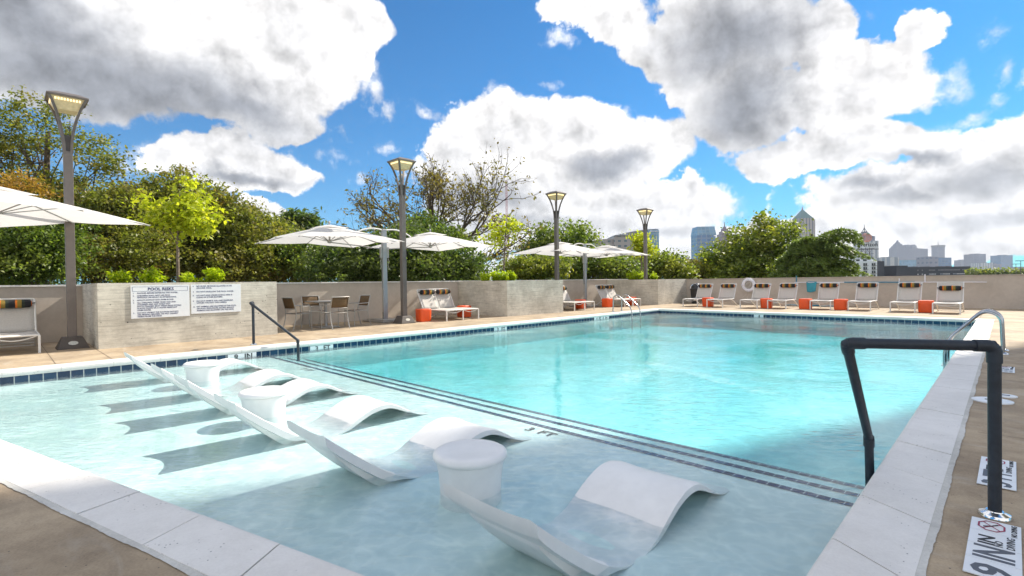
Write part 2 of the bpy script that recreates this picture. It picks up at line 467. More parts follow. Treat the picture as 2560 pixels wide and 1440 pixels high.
# ------------------------------------------------------------------ mesh builder
class MB:
    def __init__(s):
        s.v = []
        s.f = []

    def quad(s, *p):
        b = len(s.v)
        s.v += [tuple(q) for q in p]
        s.f.append(tuple(range(b, b + len(p))))

    def box(s, x0, x1, y0, y1, z0, z1, mtx=None):
        b = len(s.v)
        c = [(x0, y0, z0), (x1, y0, z0), (x1, y1, z0), (x0, y1, z0), (x0, y0, z1), (x1, y0, z1), (x1, y1, z1), (x0, y1, z1)]
        if mtx:
            c = [tuple(mtx @ Vector(q)) for q in c]
        s.v += c
        s.f += [tuple(b + i for i in q) for q in ((0, 3, 2, 1), (4, 5, 6, 7), (0, 1, 5, 4), (1, 2, 6, 5), (2, 3, 7, 6), (3, 0, 4, 7))]

    def tube(s, pts, r, n=8, caps=True, radii=None):
        pts = [Vector(p) for p in pts]
        b = len(s.v)
        N = len(pts)
        prev = None
        for i, p in enumerate(pts):
            t = (pts[min(i + 1, N - 1)] - pts[max(i - 1, 0)])
            if t.length < 1e-9:
                t = Vector((0, 0, 1))
            t.normalize()
            if prev is None:
                a = Vector((0, 0, 1)) if abs(t.z) < 0.9 else Vector((1, 0, 0))
                u = t.cross(a).normalized()
            else:
                u = (prev - t * prev.dot(t))
                if u.length < 1e-6:
                    u = t.cross(Vector((0.3, 0.5, 0.8)))
                u.normalize()
            prev = u
            w = t.cross(u)
            rr = radii[i] if radii else r
            for k in range(n):
                a = 2 * math.pi * k / n
                s.v.append(tuple(p + (u * math.cos(a) + w * math.sin(a)) * rr))
        for i in range(N - 1):
            for k in range(n):
                a, c = b + i * n + k, b + i * n + (k + 1) % n
                s.f.append((a, c, c + n, a + n))
        if caps:
            s.f.append(tuple(b + k for k in reversed(range(n))))
            s.f.append(tuple(b + (N - 1) * n + k for k in range(n)))

    def lathe(s, prof, cx=0, cy=0, n=32, sy=1.0):
        b = len(s.v)
        for (r, z) in prof:
            for k in range(n):
                a = 2 * math.pi * k / n
                s.v.append((cx + r * math.cos(a), cy + r * math.sin(a) * sy, z))
        for i in range(len(prof) - 1):
            for k in range(n):
                a, c = b + i * n + k, b + i * n + (k + 1) % n
                s.f.append((a, c, c + n, a + n))
        s.f.append(tuple(b + k for k in reversed(range(n))))
        s.f.append(tuple(b + (len(prof) - 1) * n + k for k in range(n)))

    def grid(s, fn, nu, nv, close=False):
        b = len(s.v)
        for j in range(nv + 1):
            for i in range(nu + 1):
                s.v.append(tuple(fn(i / nu, j / nv)))
        for j in range(nv):
            for i in range(nu):
                a = b + j * (nu + 1) + i
                s.f.append((a, a + 1, a + nu + 2, a + nu + 1))

    def prism(s, poly, z0, z1):
        b = len(s.v)
        n = len(poly)
        for z in (z0, z1):
            s.v += [(p[0], p[1], z) for p in poly]
        s.f.append(tuple(b + k for k in reversed(range(n))))
        s.f.append(tuple(b + n + k for k in range(n)))
        for k in range(n):
            a, c = b + k, b + (k + 1) % n
            s.f.append((a, c, c + n, a + n))

    def build(s, name, m, parent=None, smooth=False, bevel=0.0, solid=0.0):
        me = bpy.data.meshes.new(name)
        me.from_pydata(s.v, [], s.f)
        me.materials.append(m if not isinstance(m, str) else M(m))
        if smooth:
            me.polygons.foreach_set('use_smooth', [True] * len(me.polygons))
            try:
                me.set_sharp_from_angle(angle=rad(40))
            except Exception:
                pass
        o = bpy.data.objects.new(name, me)
        COL.objects.link(o)
        if parent is not None:
            o.parent = parent
        if solid:
            md = o.modifiers.new('solid', 'SOLIDIFY')
            md.thickness = solid
            md.offset = 0
        if bevel:
            md = o.modifiers.new('bevel', 'BEVEL')
            md.width = bevel
            md.segments = 2
            md.limit_method = 'ANGLE'
        return o


def tag(o, label=None, cat=None, group=None, kind=None):
    if label:
        o['label'] = label
    if cat:
        o['category'] = cat
    if group:
        o['group'] = group
    if kind:
        o['kind'] = kind
    return o


def empty(name, loc, rz=0, label=None, cat=None, group=None):
    o = bpy.data.objects.new(name, None)
    o.empty_display_size = 0.1
    COL.objects.link(o)
    o.location = loc
    o.rotation_euler = (0, 0, rz)
    return tag(o, label, cat, group)


def kids(o):
    return [c for c in bpy.data.objects if c.parent == o]


def copy_tree(o, parent=None, _cache={}):
    c = o.copy()
    COL.objects.link(c)
    if parent is not None:
        c.parent = parent
    for ch in kids(o):
        copy_tree(ch, c)
    return c


def place(proto, used, loc, rz, label, cat, group):
    o = proto if not used else copy_tree(proto)
    o.location = loc
    o.rotation_euler = (0, 0, rz)
    o['label'] = label
    o['category'] = cat
    if group:
        o['group'] = group
    return o


def text_obj(name, body, size, mtx, m, parent, align='LEFT', sx=1.0, bold=0.0, extrude=0.0006):
    cu = bpy.data.curves.new(name, 'FONT')
    cu.body = body
    cu.size = size
    cu.align_x = align
    cu.offset = bold
    cu.extrude = extrude
    cu.resolution_u = 2
    tmp = bpy.data.objects.new('tmp', cu)
    COL.objects.link(tmp)
    bpy.context.view_layer.update()
    dg = bpy.context.evaluated_depsgraph_get()
    me = bpy.data.meshes.new_from_object(tmp.evaluated_get(dg))
    bpy.data.objects.remove(tmp)
    me.transform(Matrix.Diagonal((sx, 1, 1, 1)))
    me.materials.clear()
    me.materials.append(M(m))
    o = bpy.data.objects.new(name, me)
    COL.objects.link(o)
    o.parent = parent
    o.matrix_local = mtx
    return o


# ------------------------------------------------------------------ pool, deck, ground
W = -0.13
XA, XC = -10.35, -0.585
YB = 18.75
SLD = 0.274


def yD(x):
    return 1.40 + (x + 0.56) * SLD


CA = Vector((XA, yD(XA)))
CC = Vector((XC, yD(XC)))
BC = Vector((-0.72, YB - 0.1))
BA = Vector((-10.42, YB + 0.35))
POOL = [CA, CC, BC, BA]          # counter clockwise seen from above


def offset_poly(poly, d):
    out = []
    n = len(poly)
    for i in range(n):
        p0, p1, p2 = poly[i - 1], poly[i], poly[(i + 1) % n]
        e1 = (p1 - p0).normalized()
        e2 = (p2 - p1).normalized()
        n1 = Vector((e1.y, -e1.x))
        n2 = Vector((e2.y, -e2.x))
        b = (n1 + n2)
        b = b / b.dot(n1)
        out.append(p1 + b * d)
    return out


OUT = offset_poly(POOL, 0.31)
OUT2 = offset_poly(POOL, 0.332)
EXT = [Vector((-15.4, -8)), Vector((60, -8)), Vector((60, 25.35)), Vector((-15.4, 25.35))]


def ring(name, a, b, z, m):
    mb = MB()
    n = len(a)
    for i in range(n):
        j = (i + 1) % n
        mb.quad((a[i].x, a[i].y, z), (b[i].x, b[i].y, z), (b[j].x, b[j].y, z), (a[j].x, a[j].y, z))
    return mb.build(name, m)


def build_pool():
    dk = ring('pool_deck', OUT2, EXT, 0.0, 'deck')
    mb = MB()
    for i in range(4):
        j = (i + 1) % 4
        mb.quad((EXT[i].x, EXT[i].y, 0), (EXT[i].x, EXT[i].y, -6), (EXT[j].x, EXT[j].y, -6), (EXT[j].x, EXT[j].y, 0))
    tmp = mb
    me = dk.data
    bm_v = [tuple(v.co) for v in me.vertices] + tmp.v
    nb = len(me.vertices)
    fs = [tuple(p.vertices) for p in me.polygons] + [tuple(nb + i for i in f) for f in tmp.f]
    me2 = bpy.data.meshes.new('pool_deck')
    me2.from_pydata(bm_v, [], fs)
    me2.materials.append(M('deck'))
    dk.data = me2
    dk['kind'] = 'structure'
    # deck joints
    j = MB()
    h = 0.003

    def line(x0, y0, x1, y1, w=0.007):
        d = Vector((x1 - x0, y1 - y0)).normalized()
        nn = Vector((-d.y, d.x)) * w / 2
        j.quad((x0 + nn.x, y0 + nn.y, h), (x0 - nn.x, y0 - nn.y, h), (x1 - nn.x, y1 - nn.y, h), (x1 + nn.x, y1 + nn.y, h))
    for y in (-0.7, 0.6, 1.3, 3.9, 6.6, 9.3, 12.0, 14.7, 17.4):
        line(-10.75, y, -15.3, y, 0.009)
    for y in (0.0, 2.3, 5.25, 8.05, 10.2, 12.9, 15.6):
        line(-0.2, y, 6.0, y, 0.007)
    for k in range(6):
        x = -8.2 + k * 1.92
        y = yD(x) - 0.38
        line(x, y, x + 1.1, y - 4.0, 0.006)
    for x in (-8.5, -5.9, -3.3, -0.7, 1.9):
        line(x, YB + 0.75, x, 25.2, 0.009)
    tag(j.build('deck_joints', 'joint_brown'), kind='structure')
    # mortar strip between coping and deck, ragged outer edge
    mb = MB()
    for i in range(4):
        a, b = OUT[i], OUT[(i + 1) % 4]
        a2, b2 = OUT2[i], OUT2[(i + 1) % 4]
        L = (b - a).length
        n = int(L / 0.03)
        wob = [0.010 + 0.003 * math.sin(k_ * .11) + 0.003 * math.sin(k_ * .29 + 1) + RNG.uniform(-.003, .003) for k_ in range(n + 1)]
        e = (b2 - a2).normalized()
        nn = Vector((e.y, -e.x))
        for k in range(n):
            t0, t1 = k / n, (k + 1) / n
            w0 = wob[k]
            w1 = wob[k + 1]
            p0, p1 = a.lerp(b, t0), a.lerp(b, t1)
            q0, q1 = a2.lerp(b2, t0) + nn * w0, a2.lerp(b2, t1) + nn * w1
            mb.quad((p0.x, p0.y, 0.004), (q0.x, q0.y, 0.004), (q1.x, q1.y, 0.004), (p1.x, p1.y, 0.004))
    tag(mb.build('mortar_strip', 'grout'), kind='structure')
    # coping stones with a rounded nose towards the water
    mb = MB()
    for i in range(4):
        a, b = POOL[i], POOL[(i + 1) % 4]
        a2, b2 = OUT[i], OUT[(i + 1) % 4]
        L = (b - a).length
        n = max(1, round(L / 0.63))
        for k in range(n):
            g0 = 0.0042 / L if k else 0
            g1 = 0.0042 / L if k < n - 1 else 0
            t0, t1 = k / n + g0, (k + 1) / n - g1
            zj = 0.006 + 0.0012 * math.sin(k * 2.7 + i)
            secs = []
            for t in (t0, t1):
                p, q = a.lerp(b, t), a2.lerp(b2, t)
                prof = []
                din = (p - q).normalized()
                for s_, z in ((0, -0.076), (0.012, -0.066), (0.018, -0.04), (0.014, -0.012), (0.0, zj - 0.004), (-0.02, zj)):
                    r = p + din * s_
                    prof.append((r.x, r.y, z))
                prof.append((q.x, q.y, zj))
                prof.append((q.x, q.y, -0.076))
                secs.append(prof)
            bi = len(mb.v)
            mb.v += secs[0] + secs[1]
            N = len(secs[0])
            for u in range(N):
                w = (u + 1) % N
                mb.f.append((bi + u, bi + u + N, bi + w + N, bi + w))
            mb.f.append(tuple(bi + u for u in range(N)))
            mb.f.append(tuple(bi + N + u for u in reversed(range(N))))
    tag(mb.build('pool_coping', 'coping'), kind='structure')
    bed = ring('coping_bed', offset_poly(POOL, 0.02), OUT, -0.004, 'gap_dark')
    tag(bed, kind='structure')
    # basin: shelf, steps, deep floor, walls
    mb = MB()
    ZS = -0.205
    steps = [(3.70, ZS), (4.08, -0.275), (4.42, -0.335)]
    ZF = -0.62

    def xa(y):
        return XA - 0.0035 * (y - CA.y)

    def xc(y):
        return XC - 0.0078 * (y - CC.y)
    mb.quad((CA.x, CA.y, ZS), (CC.x, CC.y, ZS), (xc(3.70), 3.70, ZS), (xa(3.7), 3.75, ZS))
    prev_y, prev_z = 3.70, ZS
    for (y1, z1) in steps[1:] + [(None, ZF)]:
        mb.quad((xa(prev_y), prev_y + (.05 if prev_y == 3.70 else 0), prev_z), (xc(prev_y), prev_y, prev_z), (xc(prev_y), prev_y + .001, z1), (xa(prev_y), prev_y + .001 + (.05 if prev_y == 3.70 else 0), z1))
        if y1:
            mb.quad((xa(prev_y), prev_y, z1), (xc(prev_y), prev_y, z1), (xc(y1), y1, z1), (xa(y1), y1, z1))
            prev_y, prev_z = y1, z1
        else:
            mb.quad((xa(prev_y), prev_y, ZF), (xc(prev_y), prev_y, ZF), (BC.x, BC.y, ZF), (BA.x, BA.y, ZF))
    for i in range(4):
        a, b = POOL[i], POOL[(i + 1) % 4]
        mb.quad((a.x, a.y, -0.215), (b.x, b.y, -0.215), (b.x, b.y, ZF - .02), (a.x, a.y, ZF - .02))
    tag(mb.build('pool_basin', 'plaster'), kind='structure')
    mb = MB()
    for i in range(4):
        a, b = POOL[i], POOL[(i + 1) % 4]
        mb.quad((a.x, a.y, -0.215), (b.x, b.y, -0.215), (b.x, b.y, -0.07), (a.x, a.y, -0.07))
    tag(mb.build('waterline_tiles', 'band_tile'), kind='structure')
    mb = MB()
    for (y, z) in steps:
        mb.quad((xa(y) + .01, y - 0.062 + (.04 if y == 3.70 else 0), z + 0.005), (xc(y) - .01, y - 0.062, z + 0.005), (xc(y) - .01, y - 0.002, z + 0.005), (xa(y) + .01, y - 0.002 + (.04 if y == 3.7 else 0), z + 0.005))
    tag(mb.build('step_edge_tiles', 'step_tile'), kind='structure')
    # the water: one closed body reaching slightly into the shell
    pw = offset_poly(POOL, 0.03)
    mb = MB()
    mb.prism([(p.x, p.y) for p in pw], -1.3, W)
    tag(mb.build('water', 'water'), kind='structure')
    # ground far below the podium, out to the horizon, with a hole-free single sheet
    g = MB()
    m, T, b = base_mat('ground')
    tc = T.add('ShaderNodeNewGeometry')
    n = T.noise(tc.outputs['Position'], 0.01, 6, 0.6)
    T.l.new(T.mix(T.ramp(n.outputs['Fac'], 0.4, 0.6), (0.06, 0.08, 0.03), (0.18, 0.16, 0.12)), b.inputs['Base Color'])
    b.inputs['Roughness'].default_value = 0.9
    MATS['ground'] = m
    g.quad((-9000, -9000, -6.02), (9000, -9000, -6.02), (9000, 9000, -6.02), (-9000, 9000, -6.02))
    tag(g.build('ground', 'ground'), kind='structure')


build_pool()


# ------------------------------------------------------------------ walls and planters
def build_walls():
    mb = MB()
    mb.box(-15.38, -15.18, -8, 25.40, 0.0, 1.235)
    w = empty('boundary_wall', (-15.3, 8, 0), 0, 'low beige rendered wall behind the umbrellas, ending at the planters', 'wall')
    o = mb.build('wall_body', 'wall_render', w)
    o.matrix_parent_inverse = Matrix.Translation((15.3, -8, 0))
    mb = MB()
    mb.box(-15.42, -15.14, -8, 25.44, 1.237, 1.275)
    o = mb.build('wall_cap', 'coping', w)
    o.matrix_parent_inverse = Matrix.Translation((15.3, -8, 0))
    w = empty('boundary_wall', (0, 25.3, 0), 0, 'long shaded beige wall behind the row of eight loungers', 'wall')
    mb = MB()
    mb.box(-15.17, 45, 25.2, 25.38, 0.0, 1.195)
    o = mb.build('wall_body', 'wall_render', w)
    o.matrix_parent_inverse = Matrix.Translation((0, -25.3, 0))
    mb = MB()
    mb.box(-15.13, 45, 25.17, 25.42, 1.197, 1.225)
    o = mb.build('wall_cap', 'wall_render', w)
    o.matrix_parent_inverse = Matrix.Translation((0, -25.3, 0))
    specs = [(-12.62, -12.80, 1.33, 4.76, 1.285, 'concrete planter with the two white rules signs on its face'),
             (-12.50, -12.36, 12.38, 15.28, 1.25, 'bare concrete planter between the table set and the ladder'),
             (-12.20, -12.15, 22.35, 25.195, 1.232, 'concrete planter in the far corner behind the fourth lamp post')]
    for (xf0, xf1, y0, y1, h, lab) in specs:
        e = empty('concrete_planter', (-13.8, (y0 + y1) / 2, 0), 0, lab, 'planter', 'concrete planters along the left wall')
        inv = Matrix.Translation((13.8, -(y0 + y1) / 2, 0))
        mb = MB()
        t = 0.16
        a, b, c, d = (xf0, y0), (xf1, y1), (-15.175, y1), (-15.175, y0)
        ia, ib, ic, id_ = (xf0 - t, y0 + t), (xf1 - t, y1 - t), (-15.175 + .02, y1 - t), (-15.175 + .02, y0 + t)
        # outer sides
        for p, q in ((a, b), (b, c), (d, a)):
            mb.quad((*q, 0), (*p, 0), (*p, h), (*q, h))
        for p, q, r, s_ in ((a, b, ib, ia), (b, c, ic, ib), (d, a, ia, id_)):
            mb.quad((*p, h), (*q, h), (*r, h), (*s_, h))
        for p, q in ((ia, ib), (ib, ic), (id_, ia)):
            mb.quad((*p, h - .3), (*q, h - .3), (*q, h), (*p, h))
        o = mb.build('planter_wall', 'board_concrete', e)
        o.matrix_parent_inverse = inv
        mb = MB()
        mb.quad((*ia, h - .12), (*ib, h - .12), (*ic, h - .12), (*id_, h - .12))
        o = mb.build('soil', 'soil', e)
        o.matrix_parent_inverse = inv


build_walls()


# ------------------------------------------------------------------ pool rules signs
def build_signs():
    x = -12.640

    def sign(y0, y1, z0, z1, label, header, lines):
        e = empty('rules_sign', (x, y0, z0), 0, label, 'sign')
        w, h = y1 - y0, z1 - z0
        # face leans with the planter face, which turns slightly
        e.rotation_euler = (0, 0, math.atan2(0.18, 3.43))
        mb = MB()
        mb.box(0, 0.012, 0, w, 0, h)
        mb.build('panel', 'sign_white', e, bevel=0.002)
        # text runs along +Y, seen from +X
        base = Matrix(((0, 0, 1, 0.0135), (1, 0, 0, 0), (0, 1, 0, 0), (0, 0, 0, 1)))
        zc = h
        if header:
            mb = MB()
            for (a0, a1, b0, b1) in ((.03, w - .03, h - .125, h - .121), (.03, w - .03, h - .034, h - .03), (.03, .034, h - .125, h - .03), (w - .034, w - .03, h - .125, h - .03)):
                mb.box(0.0125, 0.0142, a0, a1, b0, b1)
            mb.build('title_border', 'sign_blue', e)
            text_obj('title', 'POOL RISKS', 0.082, base @ Matrix.Translation((w / 2, h - .107, 0)), 'sign_blue', e, 'CENTER', 1.05, 0.002)
            zc = h - 0.125
        body = '\n'.join(t for n_, t in lines)
        n = sum(len(t.split('\n')) for n_, t in lines)
        z = zc - 0.048
        sp = (zc - 0.02) / (n + len(lines) * (0.35 if header else 0.9))
        for num, t in lines:
            text_obj('rule_number', num, sp * 0.85, base @ Matrix.Translation((0.035, z, 0)), 'sign_blue', e, 'LEFT', 1.0, 0.0006)
            for ln in t.split('\n'):
                text_obj('rule_line', ln, sp * 0.98, base @ Matrix.Translation((0.105, z, 0)), 'sign_blue', e, 'LEFT', 1.0, 0.0006)
                z -= sp
            z -= sp * (0.35 if header else 0.9)
        return e
    sign(1.85, 2.885, 0.56, 1.235, 'white sign headed POOL RISKS listing rules one to five', True,
         [('1.', 'SHOWER BEFORE ENTERING THE WATER.'), ('2.', 'CHILDREN SHALL NOT USE POOL\nWITHOUT AN ADULT IN ATTENDANCE.'),
          ('3.', 'ADULTS SHOULD NOT SWIM ALONE.'),
          ('4.', 'ALL CHILDREN THREE YEARS OLD AND\nYOUNGER AND ANY CHILD NOT\nPOTTY-TRAINED MUST WEAR SNUG FITTING\nPLASTIC PANTS OR A WATER RESISTANT\nSWIM DIAPER.'),
          ('5.', 'DO NOT SWIM IF THE SUCTION OUTLETS\nARE MISSING, BROKEN, OR NOT CLEARLY\nVISIBLE FROM THE DECK.')])
    e = sign(2.915, 3.93, 0.60, 1.235, 'white sign without a title, rules six to ten, nearest the dark handrail', False,
         [('6.', 'NO GLASS ARTICLES ALLOWED IN OR\nAROUND POOL.'), ('7.', 'DO NOT SWALLOW THE POOL WATER.'),
          ('8.', 'DO NOT DIVE UNLESS DIVING AREA IS\nCLEAR OF OTHER BATHERS.'),
          ('9.', 'DO NOT SWIM IF YOU HAD DIARRHEA\nWITHIN THE PAST TWO WEEKS.'),
          ('10.', 'NO ANIMALS ARE ALLOWED IN THE POOL\nOR POOL ENCLOSURE, EXCEPT SERVICE\nANIMALS ARE ALLOWED ON THE DECK.')])
    e.location.x = x - 0.058


build_signs()


# ------------------------------------------------------------------ depth markers
def build_markers():
    # flat tiles on the right deck, read from the deck looking at the pool
    def deck_mark(x0, x1, y0, y1, words, label):
        e = empty('depth_marker', ((x0 + x1) / 2, (y0 + y1) / 2, 0.005), 0, label, 'depth marker', 'depth markers set in the right deck')
        w, L = x1 - x0, y1 - y0
        n = 4
        for k in range(n):
            mb = MB()
            a = -L / 2 + k * L / n + 0.002
            mb.box(-w / 2, w / 2, a, a + L / n - 0.004, 0, 0.004)
            mb.build('tile', 'sign_white', e)
        big, small = words
        # text frame: right = +Y, up = -X
        base = Matrix(((0, -1, 0, 0), (1, 0, 0, 0), (0, 0, 1, 0.0045), (0, 0, 0, 1)))
        text_obj('number', big[0], w * 1.05, base @ Matrix.Translation((-L / 2 + .02, -w * .36, 0)), 'marker_grey', e, 'LEFT', L / n / (w * .8), 0.004)
        text_obj('unit', big[1], w * 1.05, base @ Matrix.Translation((-L / 4 + .01, -w * .36, 0)), 'marker_grey', e, 'LEFT', L / n / (w * 1.15), 0.004)
        text_obj('unit', big[1], w * .45, base @ Matrix.Translation((0.01, -w * .0, 0)), 'marker_black', e, 'LEFT', L / n / (w * .7), 0.002)
        text_obj('warning', 'NO\nDIVING', w * .22, base @ Matrix.Translation((0.012, -w * .16, 0)), 'marker_black', e, 'LEFT', 1.1, 0.0006)
        text_obj('warning', 'NO DIVING', w * .16, base @ Matrix.Translation((L / 4 + .008, -w * .42, 0)), 'marker_black', e, 'LEFT', 1.0, 0.0006)
        mb = MB()
        cx, cy = w * -.08, L * 3 / 8
        r1, r0 = w * .30, w * .255
        for k in range(8):
            a0, a1 = rad(22.5 + 45 * k), rad(22.5 + 45 * (k + 1))
            sy = L / n * .42 / (w * .30)
            P = [(cx + r * math.cos(a), cy + r * sy * math.sin(a), 0.0052) for r, a in ((r0, a0), (r1, a0), (r1, a1), (r0, a1))]
            mb.quad(*P)
        for a0 in (45, 135):
            ax, ay = math.cos(rad(a0)) * r0, math.sin(rad(a0)) * r0 * sy
            d = Vector((-ay, ax)).normalized() * 0.0028
            mb.quad((cx - ax + d.x, cy - ay + d.y, .0051), (cx - ax - d.x, cy - ay - d.y, .0051), (cx + ax - d.x, cy + ay - d.y, .0051), (cx + ax + d.x, cy + ay + d.y, .0051))
        mb.build('octagon_symbol', 'marker_red', e)
        mb = MB()
        mb.tube([(cx - w * .16, cy - .02, .0055), (cx, cy, .0055), (cx + w * .12, cy + .03, .0055)], 0.0028, 5)
        mb.build('diver_symbol', 'marker_black', e)
    deck_mark(-0.150, 0.022, 2.72, 3.37, (('9', 'IN'), ''), 'white 9 IN depth marker at the foot of the black handrail')
    deck_mark(-0.155, 0.008, 3.93, 4.54, (('3', 'FT'), ''), 'white 3 FT depth marker just behind the black handrail post')
    deck_mark(-0.150, 0.005, 8.68, 9.22, (('3', 'FT'), ''), 'small white depth marker before the far chrome handrail')
    # floor letters on the shelf
    e = empty('depth_marker', (-3.1, 3.5, -0.198), 0, 'dark 3 FT letters under water beside the middle of the tile line', 'depth marker')
    text_obj('numeral', '3', 0.15, Matrix.Translation((-0.21, -0.03, 0.0)), 'marker_black', e, 'LEFT', 1.15, 0.002)
    text_obj('unit', 'FT', 0.15, Matrix.Translation((-0.05, -0.03, 0.0)), 'marker_black', e, 'LEFT', 1.15, 0.002)
    e = empty('depth_marker', (-8.25, 3.52, -0.198), 0, 'dark 3 FT letters under water near the left end of the tile line', 'depth marker')
    text_obj('numeral', '3', 0.15, Matrix.Translation((-0.2, -0.03, 0.0)), 'marker_black', e, 'LEFT', 1.15, 0.002)
    text_obj('unit', 'FT', 0.15, Matrix.Translation((-0.04, -0.03, 0.0)), 'marker_black', e, 'LEFT', 1.15, 0.002)

    # waterline plates: on the left wall (text runs along +Y, seen from +X)
    def band(p, direction, body, label, w):
        e = empty('depth_plate', p, 0, label, 'depth marker')
        if direction == 'A':
            base = Matrix(((0, 0, 1, 0.004), (1, 0, 0, 0), (0, 1, 0, 0), (0, 0, 0, 1)))
            mb = MB()
            mb.box(0, 0.003, -w / 2, w / 2, -0.085, 0.0)
        else:
            base = Matrix(((1, 0, 0, 0), (0, 0, -1, -0.004), (0, 1, 0, 0), (0, 0, 0, 1)))
            mb = MB()
            mb.box(-w / 2, w / 2, -0.003, 0, -0.085, 0.0)
        mb.build('plate', 'sign_white', e)
        ws = body.split()
        for q, wd in enumerate(ws):
            xx = ((q + .5) / len(ws) - .5) * w * .86
            text_obj('numeral' if wd.isdigit() else 'unit', wd, 0.125, base @ Matrix.Translation((xx, -0.098, 0)), 'marker_black', e, 'CENTER', 1.15, 0.003)
    xa = lambda y: XA - 0.0035 * (y - CA.y) + 0.004
    band((xa(3.2), 3.2, -0.078), 'A', '9 IN', 'white 9 IN plate in the waterline tiles left of the dark handrail', 0.5)
    band((xa(4.75), 4.75, -0.078), 'A', '3 FT', 'white 3 FT plate in the waterline tiles right of the dark handrail', 0.5)
    band((xa(10.0), 10.0, -0.078), 'A', '3 FT', 'white 3 FT plate in the waterline tiles below the bare planter', 0.5)
    band((xa(15.0), 15.0, -0.078), 'A', '4 FT 0 IN', 'white 4 FT 0 IN plate in the waterline tiles before the chrome ladder', 0.9)
    band((-6.1, YB + 0.16, -0.078), 'B', '4 FT 8 IN', 'white 4 FT 8 IN plate in the far waterline tiles below the loungers', 1.0)
    # round lids in the right deck
    for (x, y, r, lab) in ((-0.15, 6.64, 0.15, 'larger round white lid overlapping the coping of the right deck'), (-0.06, 6.98, 0.085, 'smaller round white lid behind the larger one in the right deck')):
        e = empty('deck_hatch', (x, y, 0.0), 0, lab, 'lid')
        mb = MB()
        mb.lathe([(r * .3, 0.001), (r, 0.001), (r, 0.011), (r * .93, 0.014), (r * .93, 0.011), (0.001, 0.012)], n=28)
        mb.build('lid_disc', 'sign_white', e, smooth=True)
        mb = MB()
        mb.box(-r * .35, r * .35, -0.008, 0.008, 0.012, 0.017)
        mb.build('lid_grip', 'marker_grey', e)


build_markers()


# ------------------------------------------------------------------ handrails and ladders
def smooth_path(pts, r=0.08, n=5):
    pts = [Vector(p) for p in pts]
    out = [pts[0]]
    for i in range(1, len(pts) - 1):
        a, b, c = pts[i - 1], pts[i], pts[i + 1]
        d1 = min(r, (a - b).length * .45)
        d2 = min(r, (c - b).length * .45)
        p = b + (a - b).normalized() * d1
        q = b + (c - b).normalized() * d2
        for k in range(n + 1):
            t = k / n
            out.append(p * (1 - t) ** 2 + b * 2 * t * (1 - t) + q * t * t)
    out.append(pts[-1])
    return out


def black_rail(label, base, elbow, low, foot_z):
    e = empty('pool_handrail', (base[0], base[1], 0), 0, label, 'handrail', 'dark padded handrails at the steps')
    b = Vector((base[0], base[1], 0))
    rel = lambda p: Vector(p) - b
    top = Vector((base[0], base[1], 0.85))
    r = 0.0265
    mb = MB()
    mb.tube([rel((*base, 0.0)), rel(top)], r, 16)
    mb.build('post', 'dark_foam', e, smooth=True)
    mb = MB()
    mb.tube([rel(top), rel(elbow)], r, 16)
    mb.build('top_bar', 'dark_foam', e, smooth=True)
    mb = MB()
    mb.tube([rel(elbow), rel(low)], r * .97, 16)
    mb.build('sloping_bar', 'dark_foam', e, smooth=True)
    mb = MB()
    mb.tube([rel(low), rel((low[0] + .008, low[1] + 0.01, foot_z))], r, 16)
    mb.build('water_post', 'dark_foam', e, smooth=True)
    for (p, a, c) in ((top, Vector((*base, 0.0)), Vector(elbow)), (Vector(elbow), top, Vector(low))):
        mb = MB()
        d1 = (a - p).normalized()
        d2 = (c - p).normalized()
        path = smooth_path([p + d1 * .085, p, p + d2 * .085], 0.05, 6)
        mb.tube([rel(q) for q in path], r * 1.17, 16)
        mb.build('elbow', 'dark_foam', e, smooth=True)
    mb = MB()
    p = Vector(low)
    d1 = (Vector(elbow) - p).normalized()
    mb.tube([rel(p + d1 * .012), rel(p), rel(p + Vector((0, 0, -.055)))], r * 1.2, 16)
    mb.build('collar', 'dark_foam', e, smooth=True)
    mb = MB()
    mb.lathe([(0.034, 0.03), (0.036, 0.026), (0.060, 0.016), (0.066, 0.004), (0.066, 0.001)][::-1], n=32)
    mb.build('floor_flange', 'chrome', e, smooth=True)


black_rail('thick dark handrail standing closest, over the pale coping on the right', (-0.07, 3.47), (-0.63, 3.14, 0.853), (-0.69, 4.06, 0.125), -0.5)
black_rail('thin dark handrail at the left edge, in front of the rules signs', (-10.95, 3.60), (-10.78, 3.50, 0.85), (-10.12, 4.15, 0.10), -0.5)


def chrome_ladder(label, x_deck, x_wat, ys, sgn):
    e = empty('pool_ladder', (x_deck, ys[0], 0), 0, label, 'pool ladder', 'chrome pool ladders')
    for y in ys:
        yy = y - ys[0]
        L = (x_wat - x_deck)
        pts = [(0, yy, 0), (0.02 * sgn, yy, 0.58), (0.22 * sgn, yy, 0.66), (L * .92, yy, 0.20), (L, yy, -0.02), (L, yy, -0.8)]
        mb = MB()
        mb.tube(smooth_path(pts, 0.12, 6), 0.024, 12)
        mb.build('rail', 'steel', e, smooth=True)
        mb = MB()
        mb.lathe([(0.065, 0.001), (0.065, 0.004), (0.055, 0.016), (0.028, 0.028)], 0, yy, n=24)
        mb.build('floor_flange', 'chrome', e, smooth=True)
    for z in (-0.25, -0.5, -0.75):
        mb = MB()
        mb.box(L - .05, L + .05, 0.0, ys[1] - ys[0], z - .012, z + .012)
        mb.build('step', 'plastic_white', e)


chrome_ladder('chrome ladder on the far left edge before the corner loungers', -10.95, -10.12, (16.55, 17.15), 1)
chrome_ladder('chrome handrails on the right edge beyond the black one', -0.12, -0.80, (10.72, 11.25), -1)


